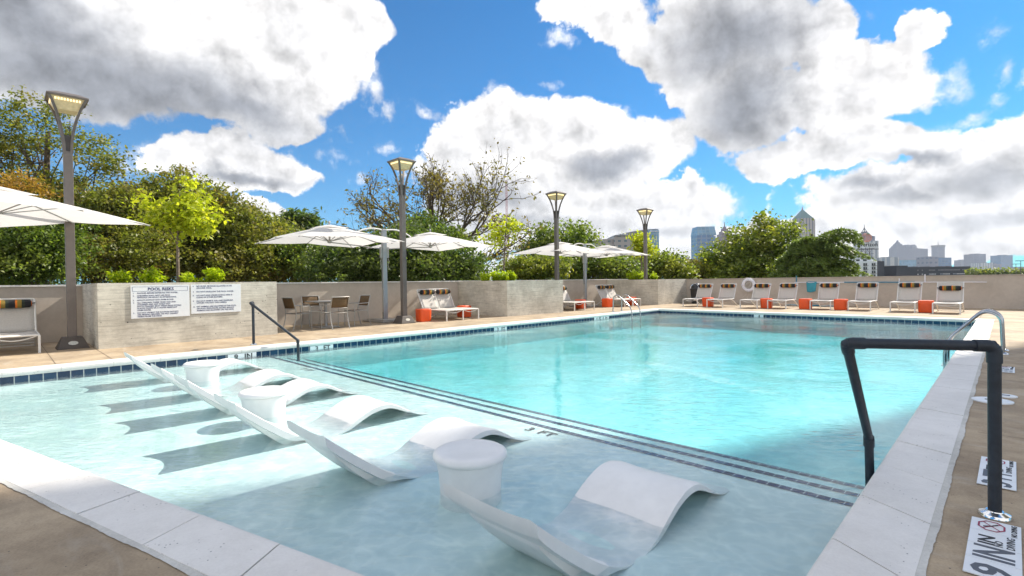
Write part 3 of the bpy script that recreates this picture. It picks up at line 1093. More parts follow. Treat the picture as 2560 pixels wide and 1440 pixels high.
# ------------------------------------------------------------------ ledge loungers and stools
def make_ledge_lounger():
    e = empty('ledge_lounger', (0, 0, 0))
    w = 0.60
    # top profile, y from the head, z above water
    P = [(-0.01, .385), (.05, .335), (.15, .255), (.28, .155), (.42, .055), (.56, -.020), (.70, -.062), (.82, -.062), (.92, -.035),
         (1.00, .008), (1.10, .062), (1.20, .104), (1.30, .128), (1.40, .126), (1.50, .095), (1.60, .040), (1.70, -.015), (1.80, -.050), (1.92, -.066)]
    TH = [.07, .08, .085, .085, .08, .03, .02, .02, .03, .05, .055, .055, .055, .05, .045, .035, .02, .015, .010]
    # Catmull smoothing
    def cr(A, t):
        n = len(A) - 1
        i = min(int(t * n), n - 1)
        f = t * n - i
        g = lambda k: A[max(0, min(n, k))]
        p0, p1, p2, p3 = g(i - 1), g(i), g(i + 1), g(i + 2)
        c = lambda a, b, c_, d: 0.5 * ((2 * b) + (-a + c_) * f + (2 * a - 5 * b + 4 * c_ - d) * f * f + (-a + 3 * b - 3 * c_ + d) * f ** 3)
        if isinstance(p0, tuple):
            return tuple(c(*q) for q in zip(p0, p1, p2, p3))
        return c(p0, p1, p2, p3)
    NY, NX = 60, 14
    top, bot = [], []
    for j in range(NY + 1):
        t = j / NY
        y, z = cr(P, t)
        th = cr(TH, t)
        # head edge and seat are slightly dished across
        dish = 0.035 * max(0, 1 - y / 0.6) + 0.012
        rt, rb = [], []
        for i in range(NX + 1):
            s_ = (i / NX) * 2 - 1
            x = s_ * w / 2
            dz = -dish * (1 - s_ * s_)
            dy = 0.045 * (1 - s_ * s_) * max(0, 1 - y / 0.35)
            edge = 0.012 * max(0, (abs(s_) - 0.86) / 0.14) ** 2
            rt.append((x, y + dy, z + dz - edge))
            rb.append((x, y + dy + (0.012 if y < .5 else 0), z + dz - th))
        top.append(rt)
        bot.append(rb)
    mb = MB()
    for G, flip in ((top, False), (bot, True)):
        b = len(mb.v)
        for row in G:
            mb.v += row
        for j in range(NY):
            for i in range(NX):
                a = b + j * (NX + 1) + i
                f = (a, a + 1, a + NX + 2, a + NX + 1)
                mb.f.append(f[::-1] if flip else f)
    nT = (NY + 1) * (NX + 1)
    idx = lambda g, j, i: g * nT + j * (NX + 1) + i
    for j in range(NY):
        mb.f.append((idx(0, j, 0), idx(0, j + 1, 0), idx(1, j + 1, 0), idx(1, j, 0)))
        mb.f.append((idx(0, j + 1, NX), idx(0, j, NX), idx(1, j, NX), idx(1, j + 1, NX)))
    for i in range(NX):
        mb.f.append((idx(0, 0, i + 1), idx(0, 0, i), idx(1, 0, i), idx(1, 0, i + 1)))
        mb.f.append((idx(0, NY, i), idx(0, NY, i + 1), idx(1, NY, i + 1), idx(1, NY, i)))
    mb.build('shell', 'plastic_white', e, smooth=True)
    # inner hollow body below the back, standing on the shelf
    mb = MB()

    def inner(u, v):
        y, z = cr(P, 0.02 + 0.40 * u)
        x = (v * 2 - 1) * (w / 2 - 0.055)
        return (x, y + .03, z)
    rows = []
    for j in range(16):
        u = j / 15
        y, z = cr(P, 0.05 + 0.34 * u)
        th = 0.085 + 0.05 * math.sin(u * math.pi)
        zb = max(z - th - 0.045, -0.088)
        for x in (-(w / 2 - .06), (w / 2 - .06)):
            rows.append((x, y + .035, z - 0.06))
            rows.append((x * .93, y + .05, zb))
    b = len(mb.v)
    mb.v += rows
    for j in range(15):
        a = b + j * 4
        mb.f.append((a, a + 4, a + 5, a + 1))
        mb.f.append((a + 1, a + 5, a + 7, a + 3))
        mb.f.append((a + 3, a + 7, a + 6, a + 2))
    mb.f.append((b, b + 1, b + 3, b + 2))
    mb.build('underside_body', 'plastic_white', e, smooth=True)
    return e


LG = [(-8.74, 1.28, 'white ledge lounger nearest the left pool edge, behind its stool'),
      (-7.08, 1.32, 'sunlit white ledge lounger, second from the left pool edge'),
      (-5.95, 1.33, 'sunlit white ledge lounger just left of the middle stool'),
      (-4.47, 1.33, 'sunlit white ledge lounger just right of the middle stool'),
      (-3.06, 1.42, 'grey shaded ledge lounger left of the nearest stool'),
      (-1.34, 1.48, 'closest shaded ledge lounger, bottom of the photo')]
proto = make_ledge_lounger()
for i, (xn, y, lab) in enumerate(LG):
    place(proto, i, (xn - 0.30, y, W), 0, lab, 'ledge lounger', 'white loungers standing in the shallow shelf')


def make_ledge_stool():
    e = empty('ledge_stool', (0, 0, 0))
    mb = MB()
    mb.lathe([(0.195, -0.09), (0.196, -0.02), (0.199, 0.05), (0.206, 0.12), (0.215, 0.17), (0.222, 0.198), (0.10, 0.199)], n=48)
    mb.build('body', 'plastic_white', e, smooth=True)
    mb = MB()
    mb.lathe([(0.21, 0.200), (0.232, 0.203), (0.240, 0.215), (0.240, 0.228), (0.232, 0.243), (0.215, 0.253), (0.19, 0.255), (0.12, 0.248), (0.05, 0.245), (0.002, 0.244)], n=48)
    mb.build('top', 'plastic_white', e, smooth=True)
    return e


ST = [(-8.2, 2.01, 1.08, 'white round stool in the water between the two leftmost ledge loungers'),
      (-5.5, 1.90, 1.04, 'sunlit white round stool in the middle of the ledge loungers'),
      (-2.5, 2.12, 1.0, 'shaded white round stool between the two nearest ledge loungers')]
proto = make_ledge_stool()
for i, (x, y, s_, lab) in enumerate(ST):
    o = place(proto, i, (x, y, W), 0.4 * i, lab, 'stool', 'round stools standing in the shallow shelf')


# ------------------------------------------------------------------ street lamps
def make_lamp():
    e = empty('street_lamp', (0, 0, 0))
    mb = MB()
    for (z0, z1, a0, a1) in ((0, .03, .245, .24), (.03, .20, .235, .165), (.20, .225, .165, .15)):
        b = len(mb.v)
        for z, a in ((z0, a0), (z1, a1)):
            mb.v += [(-a, -a, z), (a, -a, z), (a, a, z), (-a, a, z)]
        mb.f += [tuple(b + i for i in q) for q in ((0, 3, 2, 1), (4, 5, 6, 7), (0, 1, 5, 4), (1, 2, 6, 5), (2, 3, 7, 6), (3, 0, 4, 7))]
    bs = mb.build('base_cover', 'lamp_base_dark', e, bevel=0.006)
    mb = MB()
    b0 = len(mb.v)
    n = 24
    for k in range(n):
        a = 2 * math.pi * k / n
        yy, zz = 0.075 * math.cos(a), 0.115 + 0.036 * math.sin(a)
        xx = .235 - (zz - .03) / .17 * .07 + .004
        mb.v.append((xx, yy, zz))
    mb.f.append(tuple(range(n)))
    mb.build('oval_plate', 'plate_pale', bs, solid=0.004)
    mb = MB()
    mb.box(-.072, .072, -.072, .072, .2, 3.85)
    pole = mb.build('pole', 'lamp_bronze', e, bevel=0.008)
    mb = MB()
    mb.box(.0725, .078, -.03, .03, .55, .75)
    mb.build('access_cover', 'lamp_bronze', pole)
    # four arms that flare from the pole top
    for sx, sy in ((1, 1), (1, -1), (-1, -1), (-1, 1)):
        mb = MB()
        prof = [(.052, 3.80), (.060, 4.00), (.085, 4.22), (.125, 4.42), (.175, 4.60), (.235, 4.76), (.285, 4.86)]
        for (a0, z0), (a1, z1) in zip(prof[:-1], prof[1:]):
            h = .022
            b = len(mb.v)
            for a, z in ((a0, z0), (a1, z1)):
                cx, cy = sx * a, sy * a
                mb.v += [(cx - h, cy - h, z), (cx + h, cy - h, z), (cx + h, cy + h, z), (cx - h, cy + h, z)]
            mb.f += [tuple(b + i for i in q) for q in ((0, 3, 2, 1), (4, 5, 6, 7), (0, 1, 5, 4), (1, 2, 6, 5), (2, 3, 7, 6), (3, 0, 4, 7))]
        mb.build('arm', 'lamp_bronze', e)
    mb = MB()
    mb.box(-.055, .055, -.055, .055, 3.8, 4.16)
    for sx, sy, z0 in ((0, 0, 0),):
        b = len(mb.v)
    mb.build('throat', 'lamp_base_dark', e)
    # roof of the head
    mb = MB()
    b = len(mb.v)
    for z, a in ((4.84, .315), (4.875, .315), (4.935, .20), (4.95, .17)):
        mb.v += [(-a, -a, z), (a, -a, z), (a, a, z), (-a, a, z)]
    for l in range(3):
        for k in range(4):
            a, c = b + l * 4 + k, b + l * 4 + (k + 1) % 4
            mb.f.append((a, c, c + 4, a + 4))
    mb.f += [(b + 3, b + 2, b + 1, b), (b + 12, b + 13, b + 14, b + 15)]
    mb.build('lamp_roof', 'lamp_bronze', e, bevel=0.006)
    # glass bowl narrowing downwards, lit
    mb = MB()
    b = len(mb.v)
    for z, a in ((4.62, .155), (4.70, .20), (4.78, .238), (4.84, .262)):
        mb.v += [(-a, -a, z), (a, -a, z), (a, a, z), (-a, a, z)]
    for l in range(3):
        for k in range(4):
            a, c = b + l * 4 + k, b + l * 4 + (k + 1) % 4
            mb.f.append((a, c, c + 4, a + 4))
    mb.f += [(b + 3, b + 2, b + 1, b)]
    lens = mb.build('lamp_glass', 'lens', e)
    mb = MB()
    for k in range(9):
        for s_ in (-1, 1):
            x = -.18 + k * .045
            mb.box(x - .014, x + .014, s_ * .249 - .004, s_ * .249 + .004, 4.775, 4.835)
            mb.box(s_ * .249 - .004, s_ * .249 + .004, x - .014, x + .014, 4.775, 4.835)
    mb.build('lit_reflector', 'glow', lens)
    return e


proto = make_lamp()
LP = [((-13.35, 1.00), 1.015, 'tallest looking lamp post, beside the sign planter at the left'), ((-13.10, 8.58), 1.0, 'lamp post beside the double umbrella and the wicker table set'),
      ((-13.35, 16.12), 0.985, 'lamp post rising from behind the bare concrete planter'), ((-13.10, 22.75), 0.965, 'farthest lamp post, in the corner by the trash can')]
for i, ((x, y), s_, lab) in enumerate(LP):
    lab = lab.replace('wicker ', '')
    o = place(proto, i, (x, y, 0), 0, lab, 'lamp post', 'bronze lamp posts along the left side')
    o.scale = (1, 1, s_)


# ------------------------------------------------------------------ umbrellas
HC = 1.56   # half side of a canopy


def canopy_z(u, v, z_peak, drop):
    m = max(abs(u), abs(v))
    k = min(abs(u), abs(v)) / max(m, 1e-6)
    r = m * (1 + 0.18 * k * k)
    z = z_peak - drop * (r ** 1.12) / 1.18
    # fabric lifts a little between the eight ribs
    ang = math.atan2(v, u)
    z -= 0.045 * m * abs(math.sin(4 * ang)) * 0.8
    return z


def add_canopy(root, cx, cy, z_edge, rot=0.0):
    zp = z_edge + 0.47
    drop = 0.47
    cr_, sr = math.cos(rot), math.sin(rot)

    def pt(u, v, dz=0.0):
        x, y = u * HC, v * HC
        # scalloped hem
        m = max(abs(u), abs(v))
        k = min(abs(u), abs(v)) / max(m, 1e-6)
        sc_ = 1 - 0.02 * math.sin(k * math.pi) * m ** 4
        x *= sc_
        y *= sc_
        return (cx + x * cr_ - y * sr, cy + x * sr + y * cr_, canopy_z(u, v, zp, drop) + dz)
    mb = MB()
    mb.grid(lambda a, b: pt(a * 2 - 1, b * 2 - 1), 32, 32)
    can = mb.build('canopy', 'canopy', root, smooth=True)
    mb = MB()
    mb.grid(lambda a, b: pt((a * 2 - 1) * .26, (b * 2 - 1) * .26, 0.045), 8, 8)
    mb.build('vent_cap', 'canopy', can, smooth=True)
    mb = MB()
    mb.lathe([(0.012, 0), (0.02, 0.02), (0.03, 0.05), (0.022, 0.075), (0.03, 0.09), (0.02, 0.12), (0.002, 0.13)], n=14)
    mb.v = [(x + cx, y + cy, z + zp + .03) for x, y, z in mb.v]
    mb.build('finial', 'alu', can, smooth=True)
    hubz = z_edge + 0.02
    mb = MB()
    mb.lathe([(0.03, -0.05), (0.06, -0.03), (0.065, 0.02), (0.03, 0.05), (0.02, zp - hubz - .06)], n=16)
    mb.v = [(x + cx, y + cy, z + hubz) for x, y, z in mb.v]
    mb.build('hub', 'grey_metal', can, smooth=True)
    for k in range(8):
        a = k * math.pi / 4
        u, v = math.cos(a), math.sin(a)
        m = max(abs(u), abs(v))
        u, v = u / m, v / m
        mb = MB()
        pts = [pt(u * t, v * t, -0.022) for t in (0.04, .25, .5, .75, .985)]
        mb.tube(pts, 0.011, 6)
        rib = mb.build('rib', 'alu', can, smooth=True)
        mb = MB()
        p = Vector(pt(u * .46, v * .46, -0.03))
        mb.tube([(cx, cy, hubz), p], 0.010, 6)
        mb.build('strut', 'alu', rib, smooth=True)
    return zp


def make_umbrella(double=True):
    e = empty('patio_umbrella', (0, 0, 0))
    mb = MB()
    mb.box(-.62, .62, -.46, .46, 0.005, 0.055)
    mb.box(-.5, .5, -.36, .36, 0.055, 0.085)
    mb.build('base_plate', 'grey_metal', e, bevel=0.01)
    mb = MB()
    mb.box(-.052, .052, -.075, .075, 0.06, 2.93)
    mast = mb.build('mast', 'alu', e, bevel=0.014)
    mb = MB()
    for s_ in (-1, 1):
        mb.box(-.035, .035, s_ * .079 - .003, s_ * .079 + .003, 0.3, 1.05)
    mb.build('mast_plate', 'chrome', mast)
    ze = 2.43
    sides = (-1, 1) if double else (1,)
    for s_ in sides:
        zp = add_canopy(e, 0, s_ * 1.80 if double else 2.1, ze)
        mb = MB()
        cy = s_ * 1.80 if double else 2.1
        pts = []
        for k in range(11):
            t = k / 10
            pts.append((0, s_ * (0.06 + t * 0.95), 2.90 + 0.10 * math.sin(t * math.pi * .62) - 0.26 * t * t))
        mb.tube(pts, 0.022, 8)
        mb.build('curved_arm', 'white_frame', e, smooth=True)
        mb = MB()
        mb.tube([(0, s_ * .08, 2.30), (0, s_ * .9, 2.37), (0, cy, ze + .0)], 0.017, 8)
        mb.build('lift_arm', 'alu', e, smooth=True)
        mb = MB()
        mb.box(-.04, .04, min(s_ * .08, s_ * .15), max(s_ * .08, s_ * .15), 2.02, 2.36)
        mb.build('pulley_box', 'grey_metal', e, bevel=0.01)
        mb = MB()
        mb.tube([(0.02, s_ * .12, 2.05), (0.03, s_ * .15, 1.9), (0.02, s_ * .13, 1.74), (0.04, s_ * .16, 1.66)], 0.006, 5)
        mb.build('pull_cord', 'rope', e, smooth=True)
    return e


proto = make_umbrella(True)
place(proto, 0, (-14.20, 8.60, 0), 0, 'double cantilever umbrella shading the table set by the second lamp', 'umbrella', 'white double umbrellas along the left side')
place(proto, 1, (-14.25, 19.25, 0), 0, 'farther double cantilever umbrella near the far left corner', 'umbrella', 'white double umbrellas along the left side')
u1 = make_umbrella(False)
tag(u1, 'single large white umbrella cut off by the left edge', 'umbrella')
u1.location = (-13.70, -1.52, 0)
u1.rotation_euler = (0, 0, rad(-46))


# ------------------------------------------------------------------ sun loungers
def make_lounger():
    e = empty('sun_lounger', (0, 0, 0))
    w = 0.66
    hw = w / 2
    SZ = 0.335
    fr = 0.017
    # seat frame: side rails and foot end rail
    mb = MB()
    mb.tube(smooth_path([(-hw, 1.28, SZ), (-hw, 0.0, SZ), (hw, 0.0, SZ), (hw, 1.28, SZ)], 0.05), fr, 8)
    sf = mb.build('seat_frame', 'white_frame', e, smooth=True)
    mb = MB()
    mb.grid(lambda a, b: ((a - .5) * (w - .02), 0.02 + b * 1.24, SZ + 0.012 - 0.02 * math.sin(a * math.pi)), 6, 10)
    mb.build('seat_sling', 'sling', e, smooth=True, solid=0.006)
    ang = rad(62)
    c, s_ = math.cos(ang), math.sin(ang)
    by = 1.24
    mb = MB()
    mb.tube(smooth_path([(-hw, by, SZ), (-hw, by + .74 * c, SZ + .74 * s_), (hw, by + .74 * c, SZ + .74 * s_), (hw, by, SZ)], 0.04), fr, 8)
    mb.build('back_frame', 'white_frame', e, smooth=True)
    mb = MB()
    mb.grid(lambda a, b: ((a - .5) * (w - .02), by + b * .735 * c + .012 * math.sin(a * math.pi), SZ + .01 + b * .735 * s_ - .008 * math.sin(a * math.pi)), 6, 8)
    mb.build('backrest_sling', 'sling', e, smooth=True, solid=0.006)
    for sx in (-1, 1):
        mb = MB()
        mb.box(sx * hw - .018, sx * hw + .018, -.016, .02, 0, SZ)
        mb.build('leg', 'white_frame', e, bevel=0.004)
        mb = MB()
        mb.tube([(sx * hw, .78, SZ - .005), (sx * hw, 1.02, SZ - .03), (sx * hw, 1.28, SZ - .12), (sx * hw, 1.50, SZ - .23), (sx * hw, 1.66, 0.012)], fr, 8)
        mb.build('rear_leg', 'white_frame', e, smooth=True)
    for y in (0.01,):
        mb = MB()
        pts = [(-hw + t / 12 * w, y, SZ - 0.085 * math.sin(math.pi * t / 12)) for t in range(13)]
        mb.tube(pts, 0.011, 7)
        mb.build('sagging_bar', 'white_frame', e, smooth=True)
    mb = MB()
    for k in range(4):
        z = SZ - .12 - k * .062
        y = 1.28 + k * .10
        mb = MB()
        mb.tube([(-hw, y, z), (hw, y, z)], 0.009, 6)
        mb.build('rear_crossbar', 'white_frame', e, smooth=True)
    # head pillow, a little in front of the backrest
    py, pz = by + .60 * c - .075, SZ + .60 * s_ + .03
    mb = MB()
    prof = [(-.29, .028), (-.285, .055), (-.26, .078), (-.15, .084), (0, .086), (.15, .084), (.26, .078), (.285, .055), (.29, .028)]
    n = 18
    b = len(mb.v)
    for x, r in prof:
        for k in range(n):
            a = 2 * math.pi * k / n
            mb.v.append((x, py + r * math.cos(a) * .85, pz + r * math.sin(a)))
    for i in range(len(prof) - 1):
        for k in range(n):
            q, q2 = b + i * n + k, b + i * n + (k + 1) % n
            mb.f.append((q, q2, q2 + n, q + n))
    mb.f.append(tuple(b + k for k in reversed(range(n))))
    mb.f.append(tuple(b + (len(prof) - 1) * n + k for k in range(n)))
    pil = mb.build('head_pillow', 'stripes', e, smooth=True)
    mb = MB()
    for sx in (-1, 1):
        mb.tube([(sx * .285, py, pz), (sx * (hw + .005), py + .06, pz + .01)], 0.012, 6)
    mb.build('pillow_strap', 'black_plastic', pil)
    return e


proto = make_lounger()
used = 0
row = [(-10.15, 21.40, 'lounger next to the black trash can, farthest left of the wall row'), (-9.02, 21.30, 'lounger between the trash can one and the life ring'),
       (-7.62, 21.25, 'lounger just right of the life ring, with a cube at its right'), (-6.63, 21.45, 'lounger with the blue net hanging beside its backrest'),
       (-5.15, 21.55, 'lounger with one orange cube at each side'), (-3.92, 21.50, 'lounger right of the middle orange cube, third from the right'),
       (-2.66, 21.25, 'lounger left of the largest orange cube on the right'), (-1.52, 20.95, 'rightmost lounger, its pillow set lower on the backrest')]
for (x, y, lab) in row:
    o = place(proto, used, (x, y, 0), rad(RNG.uniform(-2, 2)), lab, 'sun lounger', 'sun loungers in a row before the far wall')
    if 'rightmost' in lab:
        for ch in kids(o):
            if ch.name.startswith('head_pillow'):
                ch.location = (0, -0.045, -0.10)
    used = 1
pairs = [(-12.55, 10.10, 'near lounger of the pair beside the second lamp post'), (-12.60, 10.80, 'far lounger of the pair beside the second lamp post'),
         (-12.50, 16.50, 'near lounger of the pair half hidden by the bare planter'), (-12.52, 17.20, 'far lounger of the pair half hidden by the bare planter'),
         (-12.45, 20.10, 'near lounger of the pair behind the chrome ladder'), (-12.45, 20.80, 'far lounger of the pair behind the chrome ladder'),
         (-12.85, 0.17, 'lounger in tree shade at the left edge, under the cut off umbrella'), (-12.85, -0.62, 'lounger mostly cut off by the left edge')]
for (x, y, lab) in pairs:
    place(proto, used, (x, y, 0), rad(90), lab, 'sun lounger', 'sun loungers in pairs along the left wall')


# ------------------------------------------------------------------ orange cubes
def make_cube():
    e = empty('orange_cube', (0, 0, 0))
    mb = MB()
    n = 40

    def ringp(half, z):
        pts = []
        for k in range(n):
            a = 2 * math.pi * k / n
            c, s_ = math.cos(a), math.sin(a)
            p = 5.0
            r = half / ((abs(c) ** p + abs(s_) ** p) ** (1 / p))
            pts.append((r * c, r * s_, z))
        return pts
    secs = [ringp(.175, 0.0), ringp(.19, .012), ringp(.198, .06), ringp(.205, .35), ringp(.203, .385), ringp(.19, .40), ringp(.12, .404)]
    b = 0
    for s_ in secs:
        mb.v += s_
    for i in range(len(secs) - 1):
        for k in range(n):
            a, c = i * n + k, i * n + (k + 1) % n
            mb.f.append((a, c, c + n, a + n))
    mb.f.append(tuple(reversed(range(n))))
    mb.f.append(tuple(range((len(secs) - 1) * n, len(secs) * n)))
    mb.build('body', 'orange', e, smooth=True)
    return e


proto = make_cube()
cubes = [(-9.55, 21.85, 'orange cube seat between the trash can lounger and its neighbour'), (-7.10, 21.75, 'orange cube seat between the life ring lounger and the net lounger'),
         (-5.72, 21.85, 'left one of the two orange cubes around one lounger'), (-4.55, 21.85, 'orange cube seat in the middle gap, third gap of the row'),
         (-2.08, 21.60, 'largest looking orange cube, between the two rightmost loungers'),
         (-13.15, 9.32, 'orange cube seat right beside the second lamp post base'), (-13.6, 11.35, 'orange cube seat behind the pair of loungers by the bare planter'),
         (-13.4, 17.75, 'orange cube seat under the half hidden pair of loungers'), (-13.1, 19.35, 'orange cube seat left of the corner pair of loungers'),
         (-13.1, 21.40, 'orange cube seat seen through the chrome ladder')]
for i, (x, y, lab) in enumerate(cubes):
    place(proto, i, (x, y, 0), rad(RNG.uniform(-6, 6)), lab, 'cube seat', 'orange cube seats')


# ------------------------------------------------------------------ table and chairs
def make_table():
    e = empty('dining_table', (-13.78, 6.45, 0), 0, 'square grey table among the four brown chairs', 'table')
    mb = MB()
    mb.box(-.42, .42, -.42, .42, .715, .74)
    mb.build('tabletop', 'grey_metal', e, bevel=0.006)
    mb = MB()
    mb.tube([(0, 0, .03), (0, 0, .71)], 0.038, 12)
    mb.build('column', 'alu', e, smooth=True)
    mb = MB()
    mb.box(-.28, .28, -.28, .28, 0, .022)
    mb.build('foot_plate', 'grey_metal', e, bevel=0.006)
    for k in range(2):
        mb = MB()
        a = k * math.pi / 2
        mb.box(-.32, .32, -.02, .02, .69, .714, Matrix.Rotation(a, 4, 'Z'))
        mb.build('top_support', 'grey_metal', e)


make_table()


def make_chair():
    e = empty('patio_chair', (0, 0, 0))      # faces +Y, back at -Y
    hw = .255
    r = .014
    for sx in (-1, 1):
        mb = MB()
        mb.tube([(sx * hw, .24, 0), (sx * hw, .225, .43)], r, 8)
        mb.build('leg', 'grey_metal', e, smooth=True)
        mb = MB()
        mb.tube(smooth_path([(sx * hw, -.30, 0), (sx * hw, -.21, .30), (sx * hw, -.20, .50), (sx * hw, -.30, .86)], .09), r, 8)
        mb.build('leg', 'grey_metal', e, smooth=True)
        mb = MB()
        mb.tube(smooth_path([(sx * hw, .225, .42), (sx * hw, .215, .635), (sx * hw, -.235, .65)], .04), .012, 8)
        mb.build('armrest', 'grey_metal', e, smooth=True)
        mb = MB()
        mb.tube([(sx * hw, -.2, .43), (sx * hw, .23, .43)], .012, 8)
        mb.build('side_rail', 'grey_metal', e, smooth=True)
    mb = MB()
    mb.tube([(-hw + t / 8 * 2 * hw, -.30 - .03 * math.sin(t / 8 * math.pi), .86) for t in range(9)], r, 8)
    mb.build('top_rail', 'grey_metal', e, smooth=True)
    for pp, rr in (([(-hw + t / 8 * 2 * hw, -.222 - .02 * math.sin(t / 8 * math.pi), .56) for t in range(9)], .010), ([(-hw, -.2, .43), (hw, -.2, .43)], .012), ([(-hw, .23, .43), (hw, .23, .43)], .012)):
        mb = MB()
        mb.tube(pp, rr, 8)
        mb.build('crossbar', 'grey_metal', e, smooth=True)
    mb = MB()
    mb.grid(lambda a, b: ((a - .5) * 2 * (hw - .012), -.2 + b * .43, .44 - .02 * math.sin(a * math.pi)), 5, 5)
    mb.build('seat', 'brown_sling', e, smooth=True, solid=0.005)
    mb = MB()
    mb.grid(lambda a, b: ((a - .5) * 2 * (hw - .012), -.226 - b * .07 - .028 * math.sin(a * math.pi), .575 + b * .27), 6, 4)
    mb.build('backrest', 'brown_sling', e, smooth=True, solid=0.005)
    return e


proto = make_chair()
CX, CY = -13.78, 6.45
ch = [((CX + .66, CY - .06), 90 + 6, 'brown sling chair with its back to the pool'), ((CX + .10, CY - .82), 8, 'brown sling chair at the left side of the table, facing right'),
      ((CX - .72, CY + .0), -90, 'brown sling chair behind the table, facing the pool'), ((CX + .12, CY + .88), 180 + 4, 'brown sling chair at the right side of the table, facing left')]
for i, ((x, y), a, lab) in enumerate(ch):
    place(proto, i, (x, y, 0), rad(a), lab, 'chair', 'brown sling chairs around the table')


# ------------------------------------------------------------------ trash can, life ring, net
def build_wall_things():
    e = empty('trash_can', (-11.30, 24.55, 0), 0, 'round black trash can with arched hood in the far corner', 'trash can')
    mb = MB()
    mb.lathe([(.23, 0), (.25, .02), (.30, .68), (.32, .70), (.32, .73), (.28, .735)], n=32)
    mb.build('bin_body', 'black_plastic', e, smooth=True)
    mb = MB()
    pr = [(.29, .737)] + [(.27 * math.cos(a * math.pi / 16), .76 + .26 * math.sin(a * math.pi / 16)) for a in range(0, 8)] + [(.01, 1.02)]
    mb.lathe(pr, n=32)
    hood = mb.build('hood', 'black_plastic', e, smooth=True)
    mb = MB()
    mb.tube([(-.20 * math.cos(a * math.pi / 12), -.275 + .10 * math.sin(a * math.pi / 12), .76 + .23 * math.sin(a * math.pi / 12)) for a in range(13)], .012, 6)
    mb.build('hood_rim', 'chrome', hood, smooth=True)

    e = empty('life_ring', (-9.0, 25.12, 0.90), 0, 'white life ring hanging on the far wall above the loungers', 'life ring')
    mb = MB()
    n, m_ = 40, 12
    for k in range(n):
        a = 2 * math.pi * k / n
        for j in range(m_):
            b = 2 * math.pi * j / m_
            r = .255 + .075 * math.cos(b)
            mb.v.append((r * math.cos(a), .05 * math.sin(b), r * math.sin(a)))
    for k in range(n):
        for j in range(m_):
            mb.f.append((k * m_ + j, k * m_ + (j + 1) % m_, ((k + 1) % n) * m_ + (j + 1) % m_, ((k + 1) % n) * m_ + j))
    ringo = mb.build('ring', 'ring_white', e, smooth=True)
    for k in range(4):
        a = rad(45 + 90 * k + 45)
        mb = MB()
        pts = []
        for t in range(9):
            b = 2 * math.pi * t / 8
            pts.append((math.cos(a) * (.255 + .083 * math.cos(b)), .058 * math.sin(b), math.sin(a) * (.255 + .083 * math.cos(b))))
        mb.tube(pts, .016, 6)
        mb.build('band', 'ring_white', ringo, smooth=True)
    mb = MB()
    pts = []
    for t in range(49):
        a = 2 * math.pi * t / 48
        r = .34 + .025 * abs(math.sin(2 * a))
        pts.append((r * math.cos(a), -.02, r * math.sin(a)))
    mb.tube(pts, .008, 5)
    for q in range(4):
        mb.tube([(.13 * math.cos(t / 3 + q), -.03 - .01 * q, .13 * math.sin(t / 3 + q * 1.3)) for t in range(17)], .007, 5)
    mb.tube([(.03, -.03, -.32), (.01, -.04, -.5), (-.08, -.03, -.62), (-.04, -.03, -.66)], .007, 5)
    mb.tube([(-.02, -.03, -.32), (-.15, -.03, -.50), (-.34, -.05, -.66), (-.5, -.06, -.74)], .007, 5)
    mb.build('rope', 'rope', e, smooth=True)

    # telescopic pole with a net, held on wall brackets
    e = empty('cleaning_pole', (-4.6, 25.10, 0.98), 0, 'long white and blue cleaning pole hung along the far wall', 'pole')
    mb = MB()
    mb.tube([(-2.4, 0, 0.03), (3.9, 0, -.02)], .016, 8)
    mb.build('white_tube', 'ring_white', e, smooth=True)
    mb = MB()
    mb.tube([(-.5, -.001, .0145), (1.85, -.001, -.004)], .021, 8)
    mb.build('blue_tube', 'blue_pole', e, smooth=True)
    for x, h in ((-2.35, .30), (1.35, .13), (2.15, .28)):
        e2 = empty('wall_bracket', (-4.6 + x, 25.15, 1.0), 0, {-2.35: 'blue wall bracket above the net at the end of the pole', 1.35: 'small pale wall bracket holding the middle of the pole', 2.15: 'tall pale wall bracket rising over the wall top'}[x], 'bracket')
        mb = MB()
        mb.box(-.018, .018, .018, .048, -.02, h)
        mb.build('bracket_bar', 'blue_pole' if x < 0 else 'ring_white', e2, bevel=.004)
        mb = MB()
        mb.tube([(0, .018, 0), (0, -.05, -.035), (0, -.08, .0)], .01, 6)
        mb.build('bracket_hook', 'blue_pole' if x < 0 else 'ring_white', e2)
    e = empty('skimmer_net', (-6.28, 24.9, 0.95), 0, 'teal net bag hanging at the left end of the pole', 'net')
    mb = MB()
    mb.tube([(-.20, 0, 0.05), (-.1, -.02, .09), (.15, 0, .08), (.22, .04, 0.0), (.16, .05, -.03)], .014, 6)
    mb.build('net_rim', 'blue_pole', e, smooth=True)
    mb = MB()
    mb.grid(lambda a, b: (-.20 + .40 * a * (1 - .15 * b) + .02 * b, .05 * math.sin(a * 6) * b, .06 - .42 * b - .03 * math.sin(a * 4)), 10, 10)
    mb.build('net_bag', 'net_blue', e, smooth=True, solid=.004)
    e = empty('float_line', (-6.0, 23.9, 0.0), 0, 'blue coiled line lying on the deck beside the net lounger', 'line')
    mb = MB()
    mb.tube([(-1.0 + .16 * t, .12 * math.sin(t * 1.9), .03 + .02 * abs(math.sin(t * 1.1))) for t in range(12)], .03, 8)
    mb.build('coil', 'blue_pole', e, smooth=True)


build_wall_things()
mat('line_blue', (0.03, 0.14, 0.42), 0.6)


